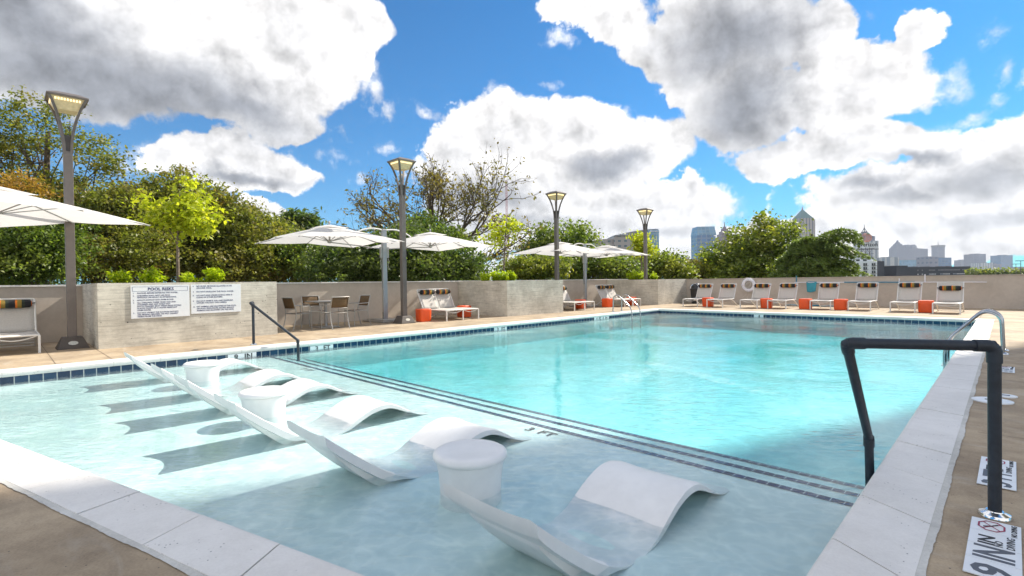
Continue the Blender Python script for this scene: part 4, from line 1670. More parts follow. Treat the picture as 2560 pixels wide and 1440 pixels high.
# ------------------------------------------------------------------ trees
def leaf_mesh(name, centers, size, m, parent, flat=0.0, rng=None, stretch=1.5, up=None):
    """centers (N,3) -> N small pointed leaves of two triangles each"""
    rng = rng or np.random.default_rng(1)
    N = len(centers)
    nrm = rng.normal(size=(N, 3))
    nrm[:, 2] = np.abs(nrm[:, 2]) + flat
    nrm /= np.linalg.norm(nrm, axis=1)[:, None]
    a = rng.normal(size=(N, 3))
    if up is not None:
        a = a * 0.35 + np.array(up)[None, :]
    a -= nrm * np.sum(a * nrm, axis=1)[:, None]
    a /= np.linalg.norm(a, axis=1)[:, None] + 1e-9
    b = np.cross(nrm, a)
    s = (size * rng.uniform(0.6, 1.3, N))[:, None]
    P = np.empty((N, 4, 3), dtype=np.float32)
    P[:, 0] = centers - a * s * 0.5 * stretch
    P[:, 1] = centers + b * s * 0.42 + nrm * s * .12
    P[:, 2] = centers + a * s * 0.5 * stretch
    P[:, 3] = centers - b * s * 0.42 + nrm * s * .12
    me = bpy.data.meshes.new(name)
    me.vertices.add(4 * N)
    me.vertices.foreach_set('co', P.reshape(-1))
    me.loops.add(4 * N)
    me.loops.foreach_set('vertex_index', np.arange(4 * N, dtype=np.int32))
    me.polygons.add(N)
    me.polygons.foreach_set('loop_start', np.arange(0, 4 * N, 4, dtype=np.int32))
    me.polygons.foreach_set('loop_total', np.full(N, 4, dtype=np.int32))
    me.update()
    me.validate()
    me.materials.append(M(m))
    o = bpy.data.objects.new(name, me)
    COL.objects.link(o)
    o.parent = parent
    return o


def ell_clumps(rng, ells, n, bias=0.45):
    """clump centres inside a union of ellipsoids (cx,cy,cz,rx,ry,rz), more of them near the outside"""
    vol = np.array([e[3] * e[4] * e[5] for e in ells]) ** 0.8
    pick = rng.choice(len(ells), size=n, p=vol / vol.sum())
    E = np.array(ells)[pick]
    d = rng.normal(size=(n, 3))
    d /= np.linalg.norm(d, axis=1)[:, None]
    r = rng.uniform(0.12, 1.0, n) ** bias
    r *= 1 + 0.22 * rng.normal(size=n) * (rng.random(n) < .35)
    r = np.minimum(r, 1.2)
    return E[:, :3] + d * r[:, None] * E[:, 3:], pick


def limb(mb, a, b, r0, r1, rng, bend=0.12, n=6, sides=6):
    a, b = Vector(a), Vector(b)
    L = (b - a).length
    off = Vector(rng.normal(size=3)) * L * bend
    pts = []
    radii = []
    for k in range(n + 1):
        t = k / n
        p = a.lerp(b, t) + off * math.sin(t * math.pi) * .6 + Vector((0, 0, L * .06 * math.sin(t * math.pi)))
        pts.append(p)
        radii.append(r0 + (r1 - r0) * t)
    mb.tube(pts, 0.1, sides, radii=radii)
    return pts


def make_tree(name, label, cat, group, ells, trunk, n_cl, per, sig, size, m, seed, bark='bark', limbs=10, extra=None, bias=0.45, hollow=0.0, tr=0.22, flat=0.4, stretch=1.5):
    rng = np.random.default_rng(seed)
    base = Vector(trunk)
    e = empty(name, base, 0, label, cat, group)
    ells = [tuple(x) for x in ells]
    rel = [(q[0] - base.x, q[1] - base.y, q[2] - base.z, q[3], q[4], q[5]) for q in ells]
    C, pick = ell_clumps(rng, rel, n_cl, bias)
    if hollow:
        h = np.sin(C[:, 0] * 1.7 + seed) * np.sin(C[:, 1] * 1.3 + 2 * seed) * np.sin(C[:, 2] * 1.9)
        C = C[h < hollow]
    idx = np.repeat(np.arange(len(C)), per)
    sg = sig * rng.uniform(.6, 1.3, len(C))[idx]
    pts = C[idx] + rng.normal(size=(len(idx), 3)) * sg[:, None] * np.array([1, 1, .65])
    leaf_mesh('crown', pts, size, m, e, flat, rng, stretch)
    if extra:
        emat, frac = extra
        k = rng.random(len(C)) < frac
        C2 = C[k]
        if len(C2):
            idx = np.repeat(np.arange(len(C2)), per // 2)
            pts = C2[idx] + rng.normal(size=(len(idx), 3)) * sig
            leaf_mesh('turning_leaves', pts, size, emat, e, flat, rng, stretch)
    mb = MB()
    top = Vector((np.mean([q[0] for q in rel]), np.mean([q[1] for q in rel]), max(q[2] for q in rel) * (.93 if 'young' not in name else 1)))
    trunk_pts = limb(mb, (0, 0, 0), top, tr, tr * .25, rng, 0.03, 8, 8)
    trk = mb.build('trunk', bark, e, smooth=True)
    mb = MB()
    sel = rng.choice(len(C), size=min(limbs, len(C)), replace=False)
    for k in sel:
        c = Vector(C[k])
        t = rng.uniform(.35, .9)
        p = trunk_pts[int(t * 8)]
        q = limb(mb, p, p.lerp(c, .93), tr * .35 * (1.1 - t), tr * .05, rng, .1)
        for _ in range(2):
            j = sel[rng.integers(len(sel))]
            d = Vector(rng.normal(size=3)) * (c - p).length * .1
            limb(mb, q[3], q[3] + (c - p) * .28 + d, tr * .1, tr * .02, rng, .1, 4, 5)
    mb.build('limbs', bark, e, smooth=True)
    return e


def E(px, py, d, rx, ry, rd=None):
    """an ellipsoid of foliage seen at a bearing, radii in metres worked out from its apparent size"""
    c = at(px, py, d)
    k = d / 1268.0
    a = rx * k
    b = ry * k
    return (c.x, c.y, c.z, (a + (rd or a)) / 2, (a + (rd or a)) / 2, b)


def foot(px, d, z=-6.0):
    p = at(px, 700, d)
    return (p.x, p.y, z)


def build_trees():
    # big broken-crowned tree on the left
    make_tree('broadleaf_tree', 'tall open tree at the far left, blue sky through its turning leaves', 'tree', None,
              [E(70, 290, 21, 85, 60), E(150, 265, 21, 45, 35), E(20, 360, 21, 95, 60), E(160, 350, 21, 90, 45), E(230, 400, 21, 80, 40), E(285, 420, 21, 50, 30),
               E(60, 470, 21, 130, 60), E(180, 480, 21, 90, 45), E(-60, 400, 21, 120, 150)],
              foot(60, 21), 520, 34, .22, .095, 'leaf_olive', 3, limbs=46, bias=.6, hollow=.35, tr=.3)
    make_tree('broadleaf_tree', 'small orange leaved tree glowing above the cut off umbrella', 'tree', None,
              [E(40, 458, 18, 70, 26), E(85, 480, 18, 32, 26), E(0, 490, 18, 60, 22)], foot(30, 18), 70, 26, .16, .08, 'leaf_orange', 5, limbs=12, tr=.1)
    specs = [
        (60, 620, 16.5, [(20, 620, 120, 90), (120, 600, 90, 80), (60, 670, 140, 60)], 'leaf_green', 'bright green bush mass at the far left behind the lamp post', 11),
        (250, 600, 20, [(230, 560, 120, 90), (280, 640, 150, 80), (180, 520, 70, 50), (300, 500, 60, 45)], 'leaf_olive', 'olive tree behind the small yellow tree, left part', 12),
        (420, 580, 23, [(360, 540, 110, 90), (450, 520, 110, 95), (420, 640, 150, 80)], 'leaf_olive', 'tall dull olive tree standing behind the yellow tree', 13),
        (560, 590, 24, [(540, 570, 110, 95), (600, 600, 90, 85), (580, 660, 130, 60)], 'leaf_olive', 'brownish olive tree right of the yellow tree', 14),
        (680, 620, 27, [(660, 610, 100, 75), (640, 570, 60, 50), (700, 660, 110, 60)], 'leaf_olive', 'round dull tree left of the double umbrella', 15),
        (780, 640, 26, [(760, 630, 80, 50), (800, 660, 110, 50)], 'leaf_green', 'green bush seen below the left canopy of the near umbrella', 16),
        (900, 650, 22, [(860, 640, 90, 62), (940, 640, 90, 70), (900, 680, 140, 40)], 'leaf_dark', 'dark glossy tree behind the mast of the near double umbrella', 17),
        (1060, 640, 23, [(1030, 620, 90, 70), (1110, 650, 90, 55), (1080, 680, 150, 40), (1180, 665, 60, 42)], 'leaf_dark', 'dark glossy tree below the right canopy of the near umbrella', 18),
        (1050, 570, 30, [(1070, 580, 70, 42), (1120, 600, 60, 30)], 'leaf_green', 'mid green crown peeping over the near umbrella', 19),
        (1400, 620, 36, [(1400, 610, 80, 52), (1460, 600, 35, 45), (1340, 640, 60, 45), (1420, 670, 120, 35)], 'leaf_green', 'round green tree behind the third lamp post', 20),
        (1320, 680, 27, [(1310, 675, 60, 30), (1370, 670, 50, 32)], 'leaf_bright', 'light green bush right of the second small planter tree', 21),
        (1500, 670, 34, [(1480, 660, 70, 36), (1540, 672, 70, 28)], 'leaf_green', 'green bush below the farther double umbrella', 22),
        (1560, 670, 38, [(1560, 665, 60, 30), (1600, 675, 50, 25)], 'leaf_bright', 'light green round tree left of the fourth lamp post', 23),
        (1660, 670, 37, [(1650, 665, 50, 32), (1690, 680, 35, 22)], 'leaf_bright', 'light green tree right of the fourth lamp post, yellow at its rim', 24),
        (1730, 680, 42, [(1720, 680, 45, 25), (1765, 685, 40, 22)], 'leaf_brown', 'reddish brown bush before the glass tower', 25),
    ]
    for (px, py, d, el, lm, lab, seed) in specs:
        ells = [E(a, b, d, rx, ry) for (a, b, rx, ry) in el]
        area = sum(rx * ry for (_, _, rx, ry) in el)
        n_cl = int(120 + area / 36)
        make_tree('broadleaf_tree', lab, 'tree', 'trees and bushes beyond the wall', ells, foot(px, d), n_cl, 34, .0098 * d, .0042 * d + .012, lm, seed,
                  limbs=22, hollow=.55, flat=.2, extra=('leaf_brown', .1) if lm == 'leaf_olive' else None, tr=.16, bias=.55)
    # pine
    make_tree('pine_tree', 'small dark pine rising above the left umbrella canopy', 'tree', None,
              [E(745, 548, 48, 42, 20), E(725, 560, 48, 28, 14), E(775, 562, 48, 24, 14), E(740, 585, 48, 50, 16)], foot(745, 48), 90, 60, .42, .22, 'leaf_dark', 31, limbs=12, hollow=.4, tr=.2, stretch=2.6)
    # big leafy tree at right
    make_tree('broadleaf_tree', 'large bright green tree before the pyramid roofed tower', 'tree', None,
              [E(1905, 605, 40, 80, 42), E(1950, 580, 40, 38, 26), E(1850, 640, 40, 80, 45), E(1925, 560, 40, 22, 22), E(1898, 548, 40, 14, 12), E(1975, 580, 40, 14, 18),
               E(1790, 665, 40, 45, 34), E(1900, 680, 40, 140, 34)], foot(1920, 40), 520, 40, .48, .20, 'leaf_bright', 32, limbs=30, hollow=.42, tr=.3)
    make_tree('broadleaf_tree', 'dark green tree filling the gap below the large bright one', 'tree', None,
              [E(1900, 670, 44, 120, 40), E(1800, 680, 44, 60, 25), E(2000, 650, 44, 60, 40)], foot(1900, 44), 240, 40, .55, .22, 'leaf_dark', 33, limbs=10, tr=.2)

    # cedar: drooping layered boughs of needles
    rng = np.random.default_rng(41)
    d = 34.0
    base = Vector(foot(2030, d))
    e = empty('cedar_tree', base, 0, 'drooping dark cedar left of the white hotel', 'tree')
    mb = MB()
    topz = at(2040, 585, d).z - base.z
    limb(mb, (0, 0, 0), (0, 0, topz), .3, .06, rng, .02, 8, 8)
    mb.build('trunk', 'bark', e, smooth=True)
    mb = MB()
    pts = []
    kk = d / 1268
    right = Vector((.71, .70, 0))
    for lay in range(7):
        z0 = at(2030, 706 - lay * 16.5, d).z - base.z
        nb = 9
        for b in range(nb):
            ang = 2 * math.pi * (b + rng.uniform(-.2, .2)) / nb + lay * .9
            dirv = Vector((math.cos(ang), math.sin(ang), 0))
            side = dirv.dot(right)
            L = (120 if side > 0 else 96) * kk * ((1.0 - .012 * lay) if side > .3 else (1 - .09 * lay)) * rng.uniform(.72, 1.12)
            rise = L * rng.uniform(.22, .40)
            P = []
            for t in range(11):
                u = t / 10
                P.append(Vector((0, 0, z0)) + dirv * L * u + Vector((0, 0, rise * math.sin(u * 2.0) - L * .20 * u ** 3.0)))
            mb.tube(P, .05, 5, radii=[.06 * (1 - .88 * t / 10) for t in range(11)])
            nperp = Vector((-dirv.y, dirv.x, 0))
            # side shoots, each a hanging feather of needles
            for q in range(24):
                u = .16 + .84 * (q + rng.uniform(0, 1)) / 24
                i_ = min(int(u * 10), 9)
                c = P[i_].lerp(P[i_ + 1], u * 10 - i_)
                sl_ = (1.15 * (1 - u * .6)) * rng.uniform(.5, 1.0)
                dv = (nperp * (1 if q % 2 else -1) + dirv * rng.uniform(.4, 1.0)).normalized()
                for _ in range(24):
                    w_ = rng.uniform(0, 1) ** .8
                    pts.append(c + dv * sl_ * w_ + Vector((0, 0, .10 * math.sin(w_ * 2.5) - .30 * w_ * w_ - rng.uniform(0, .13))) + Vector(rng.normal(size=3)) * .025)
    mb.build('boughs', 'bark', e, smooth=True)
    leaf_mesh('crown', np.array(pts), .085, 'leaf_cedar', e, .5, rng, 3.0, up=(.5, .3, -.5))

    # bare branching tree in the middle with sparse leaves
    d = 33.0
    base = Vector(foot(1085, d))
    e = empty('bare_tree', base, 0, 'nearly leafless spreading tree behind the second lamp post', 'tree')
    rng = np.random.default_rng(52)
    mb = MB()
    tips = []
    fork = at(1085, 640, d) - base

    def grow(p, dirv, L, r, lev):
        n = 4
        pts = [p]
        q = p.copy()
        dv = dirv.copy()
        for k in range(n):
            dv = (dv + Vector(rng.normal(size=3)) * .17 + Vector((0, 0, .03))).normalized()
            q = q + dv * L / n
            pts.append(q.copy())
        mb.tube(pts, r, 6 if lev < 3 else 4, caps=False, radii=[r * (1 - .4 * k / n) for k in range(n + 1)])
        if lev >= 4:
            for _ in range(2):
                tips.append(pts[rng.integers(1, n + 1)])
        if lev >= 6:
            return
        nc = 3 if lev < 5 else 2
        for c in range(nc):
            t = pts[-1] if c == 0 else pts[rng.integers(2, n + 1)]
            nd = (dv + Vector(rng.normal(size=3)) * (.42 if c else .22))
            nd.z = max(nd.z, -.15)
            nd.normalize()
            grow(t, nd, L * rng.uniform(.62, .82), r * (.70 if c == 0 else .52), lev + 1)
    mb.tube([(0, 0, 0), fork * .5, fork], .3, 8, radii=[.34, .30, .26])
    rt = Vector((.71, .70, 0))
    for a, h, L in ((-1.25, .62, 3.0), (-.9, .95, 2.6), (-.4, 1.0, 2.3), (.1, 1.3, 2.3), (.45, 1.05, 2.4), (.95, .75, 2.6), (1.3, .55, 3.0), (1.4, .22, 2.8), (-1.4, .28, 2.6)):
        dv = (rt * a + Vector((-.7, .71, 0)) * rng.uniform(-.5, .5) + Vector((0, 0, h))).normalized()
        grow(fork, dv, L * .92, .125, 1)
    mb.build('branches', 'bark', e, smooth=True)
    tp = np.array([tuple(t) for t in tips])
    idx = np.repeat(np.arange(len(tp)), 4)
    keep = rng.random(len(idx)) < .20
    idx = idx[keep]
    pts = tp[idx] + rng.normal(size=(len(idx), 3)) * .16
    leaf_mesh('sparse_leaves', pts, .15, 'leaf_brown', e, .2, rng)
    # small planter trees
    def small_tree(x, y, z0, px_d, ells, lab, seed, m='leaf_yellow', n=150, per=24, size=.085):
        d_ = (Vector((x, y, 0)) - Vector((0, 0, 0))).dot(Vector((-.7036, .7105, 0)))
        EL = [E(a, b, d_, rx, ry) for (a, b, rx, ry) in ells]
        return make_tree('young_tree', lab, 'tree', 'young trees growing in the planters', EL, (x, y, z0), n, per, .13, size, m, seed, bark='bark_pale', limbs=22, tr=.042, bias=.7, hollow=.3)
    small_tree(-13.9, 2.94, 1.10, 0, [(430, 510, 85, 55), (480, 500, 50, 45), (370, 500, 42, 40), (440, 480, 60, 32), (500, 570, 36, 32), (465, 560, 55, 40), (400, 545, 40, 30), (525, 560, 24, 20)],
               'young tree with acid yellow leaves rising over the rules signs', 61, n=150, per=24, size=.085)
    small_tree(-14.2, 13.86, 1.10, 0, [(1260, 570, 45, 32), (1290, 580, 30, 32), (1240, 600, 38, 28), (1275, 555, 28, 22)],
               'young sparse tree growing from the bare planter', 62, m='leaf_yellow', n=75, per=14, size=.095)
    small_tree(-14.0, 23.92, 1.08, 0, [(1605, 605, 30, 24), (1590, 600, 16, 14), (1622, 612, 18, 26), (1600, 630, 30, 14)],
               'young yellow green tree beside the fourth lamp post', 63, m='leaf_yellow', n=90, per=16, size=.12)

    # feathery lime shrubs in the planters
    rng = np.random.default_rng(77)
    sh = [(-13.55, 1.82, .36, 'feathery lime shrub, leftmost above the title of the signs'), (-13.75, 2.38, .42, 'largest feathery lime shrub, left of the young tree trunk'), (-13.9, 3.12, .30, 'small lime shrub just right of the yellow tree trunk'),
          (-13.75, 3.62, .44, 'pointed lime shrub above the second rules sign'),
          (-14.0, 12.72, .36, 'lime shrub, leftmost in the bare planter'), (-14.0, 13.25, .42, 'lime shrub left of the sparse young tree'), (-14.0, 13.65, .42, 'lime shrub right at the sparse young tree trunk'), (-14.1, 14.15, .42, 'lime shrub right of the sparse young tree'),
          (-13.9, 22.75, .42, 'lime shrub, leftmost in the far corner planter'), (-13.9, 23.2, .45, 'bright lime shrub in the middle of the corner planter'), (-13.9, 23.65, .42, 'lime shrub left of the fourth lamp post'), (-13.6, 24.4, .36, 'lime shrub right of the fourth lamp post')]
    for i, (x, y, h, lab) in enumerate(sh):
        e = empty('lime_shrub', (x, y, 1.10), 0, lab, 'shrub', 'lime shrubs growing in the planters')
        pts = []
        mb = MB()
        for s_ in range(26):
            a = rng.uniform(0, 6.28)
            lean = rng.uniform(.05, .95)
            L = h * rng.uniform(.7, 1.15)
            tip = Vector((math.cos(a) * lean * L * .8, math.sin(a) * lean * L * .8, L * (1 - .25 * lean) + .05))
            mb.tube([(0, 0, 0), tip * .5, tip], .004, 4, radii=[.006, .004, .002])
            for _ in range(34):
                u = rng.uniform(.3, 1.05)
                pts.append(tip * u + Vector(rng.normal(size=3)) * .035)
        mb.build('stems', 'bark_pale', e)
        leaf_mesh('foliage', np.array([tuple(p) for p in pts]), .052, 'leaf_lime', e, .6, rng, 2.4)
    # low far woodland on the horizon at the right
    e = None
    rng = np.random.default_rng(90)
    pts = []
    for k in range(260):
        px = rng.uniform(2420, 2600)
        p = at(px, rng.uniform(680, 692), 260)
        pts.append((p.x, p.y, p.z))
    C = np.array(pts)
    idx = np.repeat(np.arange(len(C)), 14)
    o = leaf_mesh('woodland', C[idx] + rng.normal(size=(len(idx), 3)) * 1.1, 1.0, 'leaf_bright', None, .3, rng)
    tag(o, 'strip of low far woodland just above the wall at the right', 'woodland', None, 'stuff')


build_trees()


# ------------------------------------------------------------------ skyline
def facade_mat(name, wall, glass, sx, sz, mort, rough=0.5, vert=0.0):
    if name in MATS:
        return MATS[name]
    m, T, b = base_mat(name)
    g = T.add('ShaderNodeTexCoord')
    s = T.add('ShaderNodeSeparateXYZ', {0: g.outputs['Object']})
    u = T.math('ADD', s.outputs[0], s.outputs[1])
    p = T.add('ShaderNodeCombineXYZ', {0: u, 1: s.outputs[2]}).outputs[0]
    br = T.add('ShaderNodeTexBrick', {'Vector': p, 'Color1': (*glass, 1), 'Color2': (*[c * 1.5 for c in glass], 1), 'Mortar': (*wall, 1), 'Scale': 1.0,
                                      'Mortar Size': mort, 'Mortar Smooth': 0.0, 'Brick Width': sx, 'Row Height': sz}, offset=0.0)
    T.l.new(br.outputs['Color'], b.inputs['Base Color'])
    b.inputs['Roughness'].default_value = rough
    b.inputs['Specular IOR Level'].default_value = 0.6
    MATS[name] = m
    return m


facade_mat('fac_office', (0.34, 0.30, 0.28), (0.06, 0.10, 0.12), 5.0, 4.2, 1.3)
facade_mat('fac_glass', (0.22, 0.34, 0.42), (0.10, 0.22, 0.34), 6, 5, .35, .15)
facade_mat('fac_purple', (0.24, 0.17, 0.20), (0.10, 0.09, 0.12), 5, 6, 1.6)
facade_mat('fac_stone', (0.42, 0.36, 0.33), (0.16, 0.16, 0.18), 6, 70, 1.7)
facade_mat('fac_grey', (0.21, 0.21, 0.27), (0.07, 0.09, 0.15), 14, 12, 4.0)
facade_mat('fac_pale', (0.55, 0.55, 0.56), (0.25, 0.28, 0.33), 8, 60, 2.2)
facade_mat('fac_dark', (0.035, 0.04, 0.055), (0.08, 0.09, 0.10), 6, 7, 2.4, .4)
facade_mat('fac_blue', (0.14, 0.22, 0.34), (0.06, 0.14, 0.28), 8, 6, 1.0, .2)
mat('hotel_white', (0.70, 0.72, 0.74), 0.7, 0, .03, .2)
mat('hotel_dark', (0.03, 0.033, 0.045), 0.6)
mat('win_dark', (0.015, 0.018, 0.022), 0.2)
mat('roof_green', (0.13, 0.22, 0.21), 0.5)
mat('roof_grey', (0.22, 0.21, 0.22), 0.6)
mat('copper_red', (0.45, 0.16, 0.10), 0.5)
mat('peach', (0.62, 0.26, 0.17), 0.5)
mat('green_leaf', (0.08, 0.22, 0.12), 0.5)
mat('steel_dark', (0.08, 0.07, 0.07), 0.5)


def bldg(name, label, px0, px1, d, group='towers and blocks of the skyline'):
    """root at ground level; local x runs along the picture plane, local y away from the viewer"""
    pc = at((px0 + px1) / 2, 700, d)
    e = empty(name, (pc.x, pc.y, -6.0), math.atan2(.70, .71), label, 'building', group)
    k = d / 1268.0
    return e, k, (px1 - px0) * k / 2


def zpx(py, px, d):
    return at(px, py, d).z + 6.0


def blk(e, name, m, x0, x1, y0, y1, z0, z1):
    mb = MB()
    mb.box(x0, x1, y0, y1, z0, z1)
    return mb.build(name, m, e)


def pyramid(e, name, m, x0, x1, y0, y1, z0, z1, t=0.0):
    mb = MB()
    cx, cy = (x0 + x1) / 2, (y0 + y1) / 2
    q = lambda x, y: (cx + (x - cx) * t, cy + (y - cy) * t, z1)
    b = [(x0, y0, z0), (x1, y0, z0), (x1, y1, z0), (x0, y1, z0)]
    tt = [q(x0, y0), q(x1, y0), q(x1, y1), q(x0, y1)]
    mb.v += b + tt
    mb.f += [(0, 3, 2, 1), (4, 5, 6, 7), (0, 1, 5, 4), (1, 2, 6, 5), (2, 3, 7, 6), (3, 0, 4, 7)]
    return mb.build(name, m, e)


def build_city():
    # curved roofed office with lettering
    d = 420
    e, k, hw = bldg('office_building', 'grey office block with a curved rising roofline and pale lettering', 1500, 1645, d)
    X = lambda px: (px - 1572.5) * k
    Z = lambda py: zpx(py, 1572, d)
    blk(e, 'main_block', 'fac_office', X(1536), X(1618), 0, 30, 0, Z(588))
    blk(e, 'lower_wing', 'fac_office', X(1496), X(1536) - .01, 3, 26, 0, Z(596))
    blk(e, 'glass_end', 'fac_glass', X(1618) + .01, X(1645), -4, 30, 0, Z(577))
    mb = MB()
    n = 16
    top = [(X(1538 + 107 * t / n), Z(588 - 14.5 * math.sin(t / n * math.pi * .5))) for t in range(n + 1)]
    for (x0, z0), (x1, z1) in zip(top[:-1], top[1:]):
        b = len(mb.v)
        mb.v += [(x0, -1.2, Z(590)), (x1, -1.2, Z(590)), (x1, -1.2, z1), (x0, -1.2, z0), (x0, 30, Z(590)), (x1, 30, Z(590)), (x1, 30, z1), (x0, 30, z0)]
        mb.f += [tuple(b + i for i in q) for q in ((0, 1, 2, 3), (5, 4, 7, 6), (3, 2, 6, 7), (0, 4, 5, 1))]
    mb.build('curved_parapet', 'roof_grey', e)
    face = Matrix(((1, 0, 0, 0), (0, 0, -1, 0), (0, 1, 0, 0), (0, 0, 0, 1)))
    text_obj('lettering', 'Invesco', 1.75, Matrix.Translation((X(1552), -1.6, Z(587.5))) @ face, 'hotel_white', e, 'LEFT', 1.1, .05, .1)
    text_obj('lettering', 'Invesco', 2.1, Matrix.Translation((X(1626), -4.6, Z(582))) @ face, 'hotel_white', e, 'LEFT', 1.0, .05, .1)
    for (px, py, y) in ((1544, 588, -1.6), (1620.5, 582, -4.6)):
        mb = MB()
        mb.quad((X(px), y, Z(py)), (X(px + 6), y, Z(py)), (X(px + 4), y, Z(py - 5)))
        mb.build('emblem', 'hotel_white', e, solid=.2)
    # glass tower
    d = 800
    e, k, hw = bldg('glass_tower', 'slim blue glass tower with a greener slanted top', 1743, 1792, d)
    Z = lambda py: zpx(py, 1767, d)
    blk(e, 'shaft', 'fac_blue', -hw, hw * .72, 0, 26, 0, Z(588))
    blk(e, 'side_bay', 'fac_glass', hw * .72 + .01, hw, 3, 28, 0, Z(590))
    pyramid(e, 'crown_glass', 'fac_glass', -hw, hw, 0, 28, Z(588) + .05, Z(566), .86)
    # stepped purple tower
    d = 1100
    e, k, hw = bldg('stepped_tower', 'purple brown stepped tower with a spire right of the glass tower', 1800, 1842, d)
    Z = lambda py: zpx(py, 1821, d)
    steps = [(1.0, 604), (.84, 593), (.68, 584), (.5, 577), (.32, 570), (.15, 565)]
    zp = 0
    for i, (f, py) in enumerate(steps):
        blk(e, 'shaft' if i == 0 else 'setback', 'fac_purple', -hw * f, hw * f, 18 - 18 * f, 18 + 18 * f, zp + (.05 if i else 0), Z(py))
        zp = Z(py)
    mb = MB()
    mb.tube([(0, 18, Z(566)), (0, 18, Z(552))], .8, 6, radii=[1.6, .3])
    mb.build('spire', 'roof_grey', e)
    # pyramid roofed tower
    d = 1000
    e, k, hw = bldg('pyramid_tower', 'pale tower with a tall green pyramid roof above the trees', 2000, 2042, d)
    Z = lambda py: zpx(py, 2021, d)
    blk(e, 'shaft', 'fac_stone', -hw * .98, hw * .70, 0, 30, 0, Z(545))
    blk(e, 'side_bay', 'fac_stone', hw * .70 + .01, hw, 4, 34, 0, Z(548))
    pyramid(e, 'roof', 'roof_green', -hw * .96, hw * .66, 1, 29, Z(545) + .05, Z(520), 0.0)
    mb = MB()
    x = -hw * .15
    mb.tube([(x, 15, Z(523)), (x, 15, Z(513))], 1.0, 6, radii=[1.6, .2])
    mb.build('finial', 'copper_red', e)
    # lattice spire tower behind the billboard
    d = 900
    e, k, hw = bldg('spired_tower', 'grey tower with an open pointed lattice crown behind the billboard', 2150, 2198, d)
    Z = lambda py: zpx(py, 2180, d)
    X = lambda px: (px - 2174) * k
    blk(e, 'shaft', 'fac_pale', X(2160), X(2197), 0, 28, 0, Z(602))
    blk(e, 'upper_shaft', 'fac_grey', X(2162), X(2190), 2, 26, Z(602) + .05, Z(590))
    cx = X(2175)
    for s1, s2 in ((-1, -1), (1, -1), (1, 1), (-1, 1)):
        mb = MB()
        pts = []
        for t in range(7):
            u = t / 6
            r = (1 - u) ** 1.5
            pts.append((cx + s1 * X(2190) * .55 * r + 0, 14 + s2 * 11 * r, Z(590) + (Z(566) - Z(590)) * u))
        mb.tube(pts, .55, 5)
        mb.build('crown_rib', 'steel_dark', e)
    for u in (.12, .3, .48):
        mb = MB()
        r = (1 - u) ** 1.5
        zz = Z(590) + (Z(566) - Z(590)) * u
        a, c = X(2190) * .55 * r, 11 * r
        q = [(cx - a, 14 - c, zz), (cx + a, 14 - c, zz), (cx + a, 14 + c, zz), (cx - a, 14 + c, zz), (cx - a, 14 - c, zz)]
        mb.tube(q, .45, 5)
        mb.build('crown_ring', 'steel_dark', e)
    pyramid(e, 'inner_cone', 'fac_grey', cx - X(2190) * .42, cx + X(2190) * .42, 6, 22, Z(590), Z(577), .35)
    mb = MB()
    mb.tube([(cx, 14, Z(568)), (cx, 14, Z(559))], .5, 5)
    mb.build('mast', 'steel_dark', e)
    # white hotel with windows
    d = 300
    e, k, hw = bldg('hotel_building', 'white hotel with pairs of dark windows in three columns', 2100, 2194, d)
    X = lambda px: (px - 2147) * k
    Z = lambda py: zpx(py, 2147, d)
    blk(e, 'main_block', 'hotel_white', X(2096), X(2193), 0, 20, 0, Z(653))
    blk(e, 'penthouse', 'hotel_white', X(2125), X(2190), 1.5, 18, Z(653) + .02, Z(646))
    for c, px in enumerate((2122.5, 2142, 2163, 2184)):
        for r in range(5):
            py = 661 + r * 9.6
            mb = MB()
            for s_ in (-1, 1):
                x = X(px + s_ * 2.6)
                mb.box(x - 1.9 * k, x + 1.9 * k, -.12, .05, Z(py + 3.2), Z(py - 3.0))
            w = mb.build('window', 'win_dark', e)
            mb = MB()
            mb.box(X(px - 5), X(px + 6), -.9, -.13, Z(py + 3.9), Z(py + 3.1))
            mb.build('balcony', 'steel_dark', w)
    for px in (2149, 2166.5):
        mb = MB()
        mb.box(X(px - 4.5), X(px + 4.5), 1.35, 1.5, Z(653) + .1, Z(648))
        mb.build('window', 'win_dark', e)
    # billboard with lettering on a lattice
    d = 310
    pc = at(2168, 700, d)
    e = empty('billboard', (pc.x, pc.y, -6.0), math.atan2(.70, .71), 'white billboard lettered in black standing over the hotel roof', 'billboard')
    k = d / 1268
    X = lambda px: (px - 2168) * k
    Z = lambda py: zpx(py, 2168, d)
    blk(e, 'panel', 'hotel_white', X(2145), X(2187), 0, 1.2, Z(619), Z(607))
    text_obj('lettering', 'verizon', 9 * k / .62, Matrix.Translation((X(2151), -.15, Z(616))) @ face, 'win_dark', e, 'LEFT', 1.0, .04, .05)
    mb = MB()
    mb.tube([(X(2140), -1, Z(624)), (X(2194), -1, Z(623))], .22, 5)
    mb.tube([(X(2150), 0.5, Z(622)), (X(2188), 0.5, Z(621))], .12, 5)
    for px in (2156, 2166, 2176):
        mb.tube([(X(px), 0.6, Z(655)), (X(px), .6, Z(619))], .16, 5)
        mb.tube([(X(px - 5), 0.6, Z(642)), (X(px + 5), .6, Z(624))], .10, 5)
        mb.tube([(X(px + 5), 0.6, Z(642)), (X(px - 5), .6, Z(624))], .10, 5)
    mb.tube([(X(2146), .6, Z(634)), (X(2186), .6, Z(634))], .12, 5)
    mb.tube([(X(2150), .6, Z(643)), (X(2182), .6, Z(643))], .12, 5)
    mb.build('steel_frame', 'steel_dark', e)
    # round fruit shaped ornament made of ribs
    e = empty('fruit_sculpture', at(2166, 605, 309), math.atan2(.70, .71), 'big round peach coloured fruit ornament on top of the billboard', 'sculpture')
